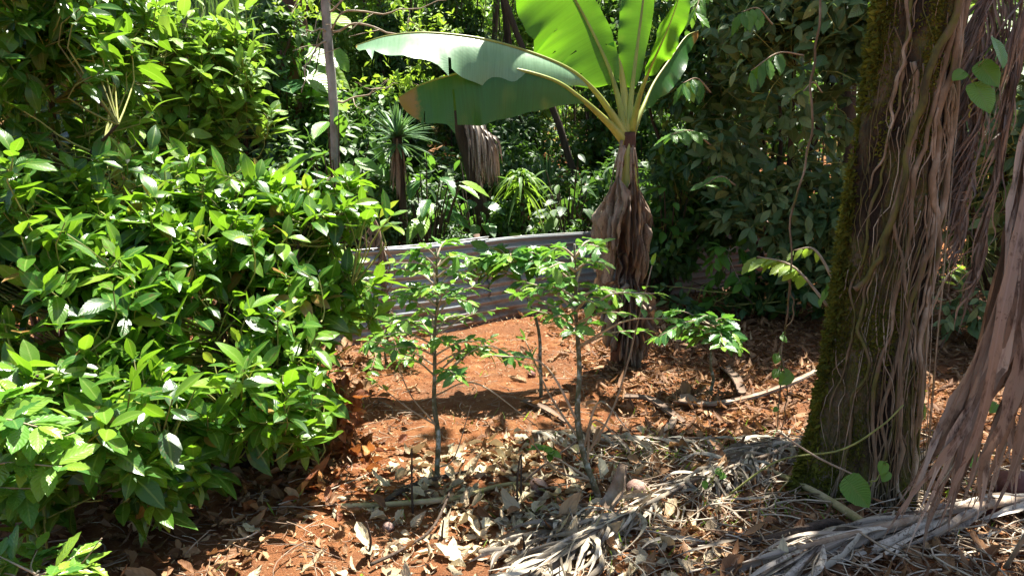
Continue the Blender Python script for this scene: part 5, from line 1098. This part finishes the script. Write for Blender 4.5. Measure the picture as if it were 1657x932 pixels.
PB = [(700, 8.3, 1, .62, 'low bush pressed against the back of the fence, left half'), (800, 8.9, 0, .55, 'low bush pressed against the back of the fence, middle'), (900, 9.3, 1, .7, 'low bush pressed against the back of the fence, near the banana stem'), (620, 7.9, 2, .5, 'narrow bush behind the draped dry frond'),  # px column, depth, prototype, scale, label
 (600, 9.6, 0, 1.0, 'dark bush behind the yucca, on its left side'), (740, 10.6, 1, 1.1, 'low bush at the foot of the leaning dead palm'), (820, 11.4, 0, .8, 'small dark bush in the gap behind the strap leaved plant'), (700, 9.6, 1, .8, 'dark green bush between yucca and dead palm'),
 (960, 10.4, 1, 1.1, 'dark bush peeking out left of the banana stem'), (400, 9.6, 2, 1.0, 'tall dark bush right behind the airy shrub'), (500, 9.2, 0, .9, 'bush below the dark red trunk'), (180, 9.0, 2, 1.0, 'bush hidden behind the airy shrub at the left'), (1040, 11, 2, .9, 'tall bush directly behind the banana crown'),
 (880, 13.5, 1, 1.2, 'round bush halfway up the slope, left of the banana crown'), (650, 12.5, 2, 1.0, 'tall bush above the yucca'), (560, 12.5, 4, 1.0, 'pale bush seen between the two trunks at the left'), (760, 14.5, 2, 1.1, 'tall bush above the dead palm, further up'), (1000, 14, 0, 1.3, 'bush high behind the upright banana leaves'),
 (430, 12.5, 3, 1.2, 'grey green bush left of the dark red trunk, up the slope'), (300, 12, 2, 1.2, 'bush behind the pale trunk at the upper left'), (100, 11.5, 2, 1.3, 'bush far back at the left corner'), (1250, 12, 2, 1.2, 'tall bush behind the grey green bush, left half'), (1450, 11, 2, 1.3, 'tall bush behind the mossy trunk'), (1600, 10.5, 2, 1.3, 'bush behind the hanging fronds'),
 (1120, 13, 3, 1.2, 'grey green bush up the slope right of the banana crown'), (470, 15.5, 2, 1.3, 'bush high on the slope over the dark red trunk'), (620, 16.5, 4, 1.3, 'sunlit pale bush high on the slope over the yucca'), (860, 17, 4, 1.4, 'sunlit pale bush high on the slope over the leaning trunk'), (720, 18, 2, 1.3, 'dark tall bush at the top of the slope, over the dead palm'), (980, 18, 2, 1.4, 'dark tall bush at the top of the slope behind the banana'), (350, 16, 4, 1.3, 'sunlit pale bush high at the left'), (200, 15, 2, 1.4, 'dark bush high at the left corner')]
for k, (px, d, pi, s, lab) in enumerate(PB):
    p = gp(px, d)-A(0, 0, .05); copy_tree(protos[pi], p, RNG.random()*6.28, s, lab)
for r_ in protos:
    for ch in list(r_.children): bpy.data.objects.remove(ch)
    bpy.data.objects.remove(r_)
# ---- thin poles / bamboo-like stems on the slope
def bg_tree(x, y, lean, h, r, lab, cn, csize=.24, mat='barkd'):
    b = A(x, y, float(ground(x, y, False)))
    trunk_tree('forest_tree', lab, [b, b+A(lean*.3, 0, h*.4), b+A(lean*.8, .1, h*.8), b+A(lean, .1, h)], [r, r*.8, r*.5], mat, [], [(b+A(lean, .1, h+.8), (1.9, 1.7, 1.0))], 'forest trees up the slope', cn=cn, csize=csize, cmat='dark')
TR = [(-5.2, 13.5, .3, 5.5, .10, 'thin trunk up the slope at the far left'), (-2.2, 14.5, -.3, 5.6, .08, 'thin trunk up the slope between dark red trunk and yucca'), (-1.2, 16, .2, 5, .07, 'thin dark trunk high above the yucca'), (.1, 15.5, -.5, 5.4, .08, 'thin trunk above the pale banana leaf, left one'),
      (.6, 17, .4, 5, .07, 'thin trunk above the pale banana leaf, right one'), (1.7, 16, -.2, 5.2, .10, 'trunk behind the upright banana leaves'), (-3.6, 17, .1, 5, .09, 'trunk high on the slope over the airy shrub'), (3.8, 15, .3, 5.2, .1, 'trunk deep behind the grey green bush'), (-.5, 20, .2, 5, .09, 'farthest thin trunk in the middle'), (6.5, 14, -.2, 5, .1, 'trunk deep behind the mossy tree')]
for (x, y, l, h, r, lab) in TR: bg_tree(x, y, l, h, r, lab, 260)
def poles():
    mb = MB()
    for i in range(160):
        x = RNG.uniform(-8, 8); y = RNG.uniform(12.5, 22); b = A(x, y, float(ground(x, y, False))); h = 2+3*RNG.random(); e = b+A(RNG.normal(0, .4), RNG.normal(0, .3), h); r = .010+.022*RNG.random()
        mb.tube(spline([b, (b+e)/2+RNG.normal(0, .08, 3), e], 8), [r, r*.7, r*.5], 6, RNG.random())
    tag(mb.build('undergrowth', M['barkd']), 'countless thin dark stems of the thicket far up the slope', 'undergrowth', kind='stuff')
    n = 2600; x = RNG.uniform(-11, 11, n); y = RNG.uniform(10.5, 26, n); keep = (fence_s(x, y) > 1.2) & (RNG.random(n) < .35+.65*(noise(x*.8, y*.8, s=44) > 0)); x, y = x[keep], y[keep]
    z = ground(x, y, False)+RNG.random(len(x))**1.6*np.where(y > 14, 3.2, .9); tips = np.stack([x, y, z], -1)
    fm = MB(); clump_leaves(fm, tips, nrm(RNG.normal(0, 1, tips.shape)+A(0, 0, .6)), 8, .16, T_FAR, .9, .3, .25, .5, bendv=.15); tag(fm.build('undergrowth', M['dark']), 'loose thicket of small leaves covering the slope', 'undergrowth', kind='stuff')
    n = 9000; x = RNG.uniform(-26, 26, n); y = RNG.uniform(23, 46, n); z = ground(x, y, False)+RNG.random(n)*6.5; tips = np.stack([x, y, z], -1)
    fm = MB(); clump_leaves(fm, tips, nrm(RNG.normal(0, 1, tips.shape)+A(0, 0, .6)), 7, .38, T_FAR, .9, .3, .5, .55); tag(fm.build('far_woods', M['pale']), 'sunlit woods beyond the slope, seen through the gaps', 'woods', kind='stuff')
poles()
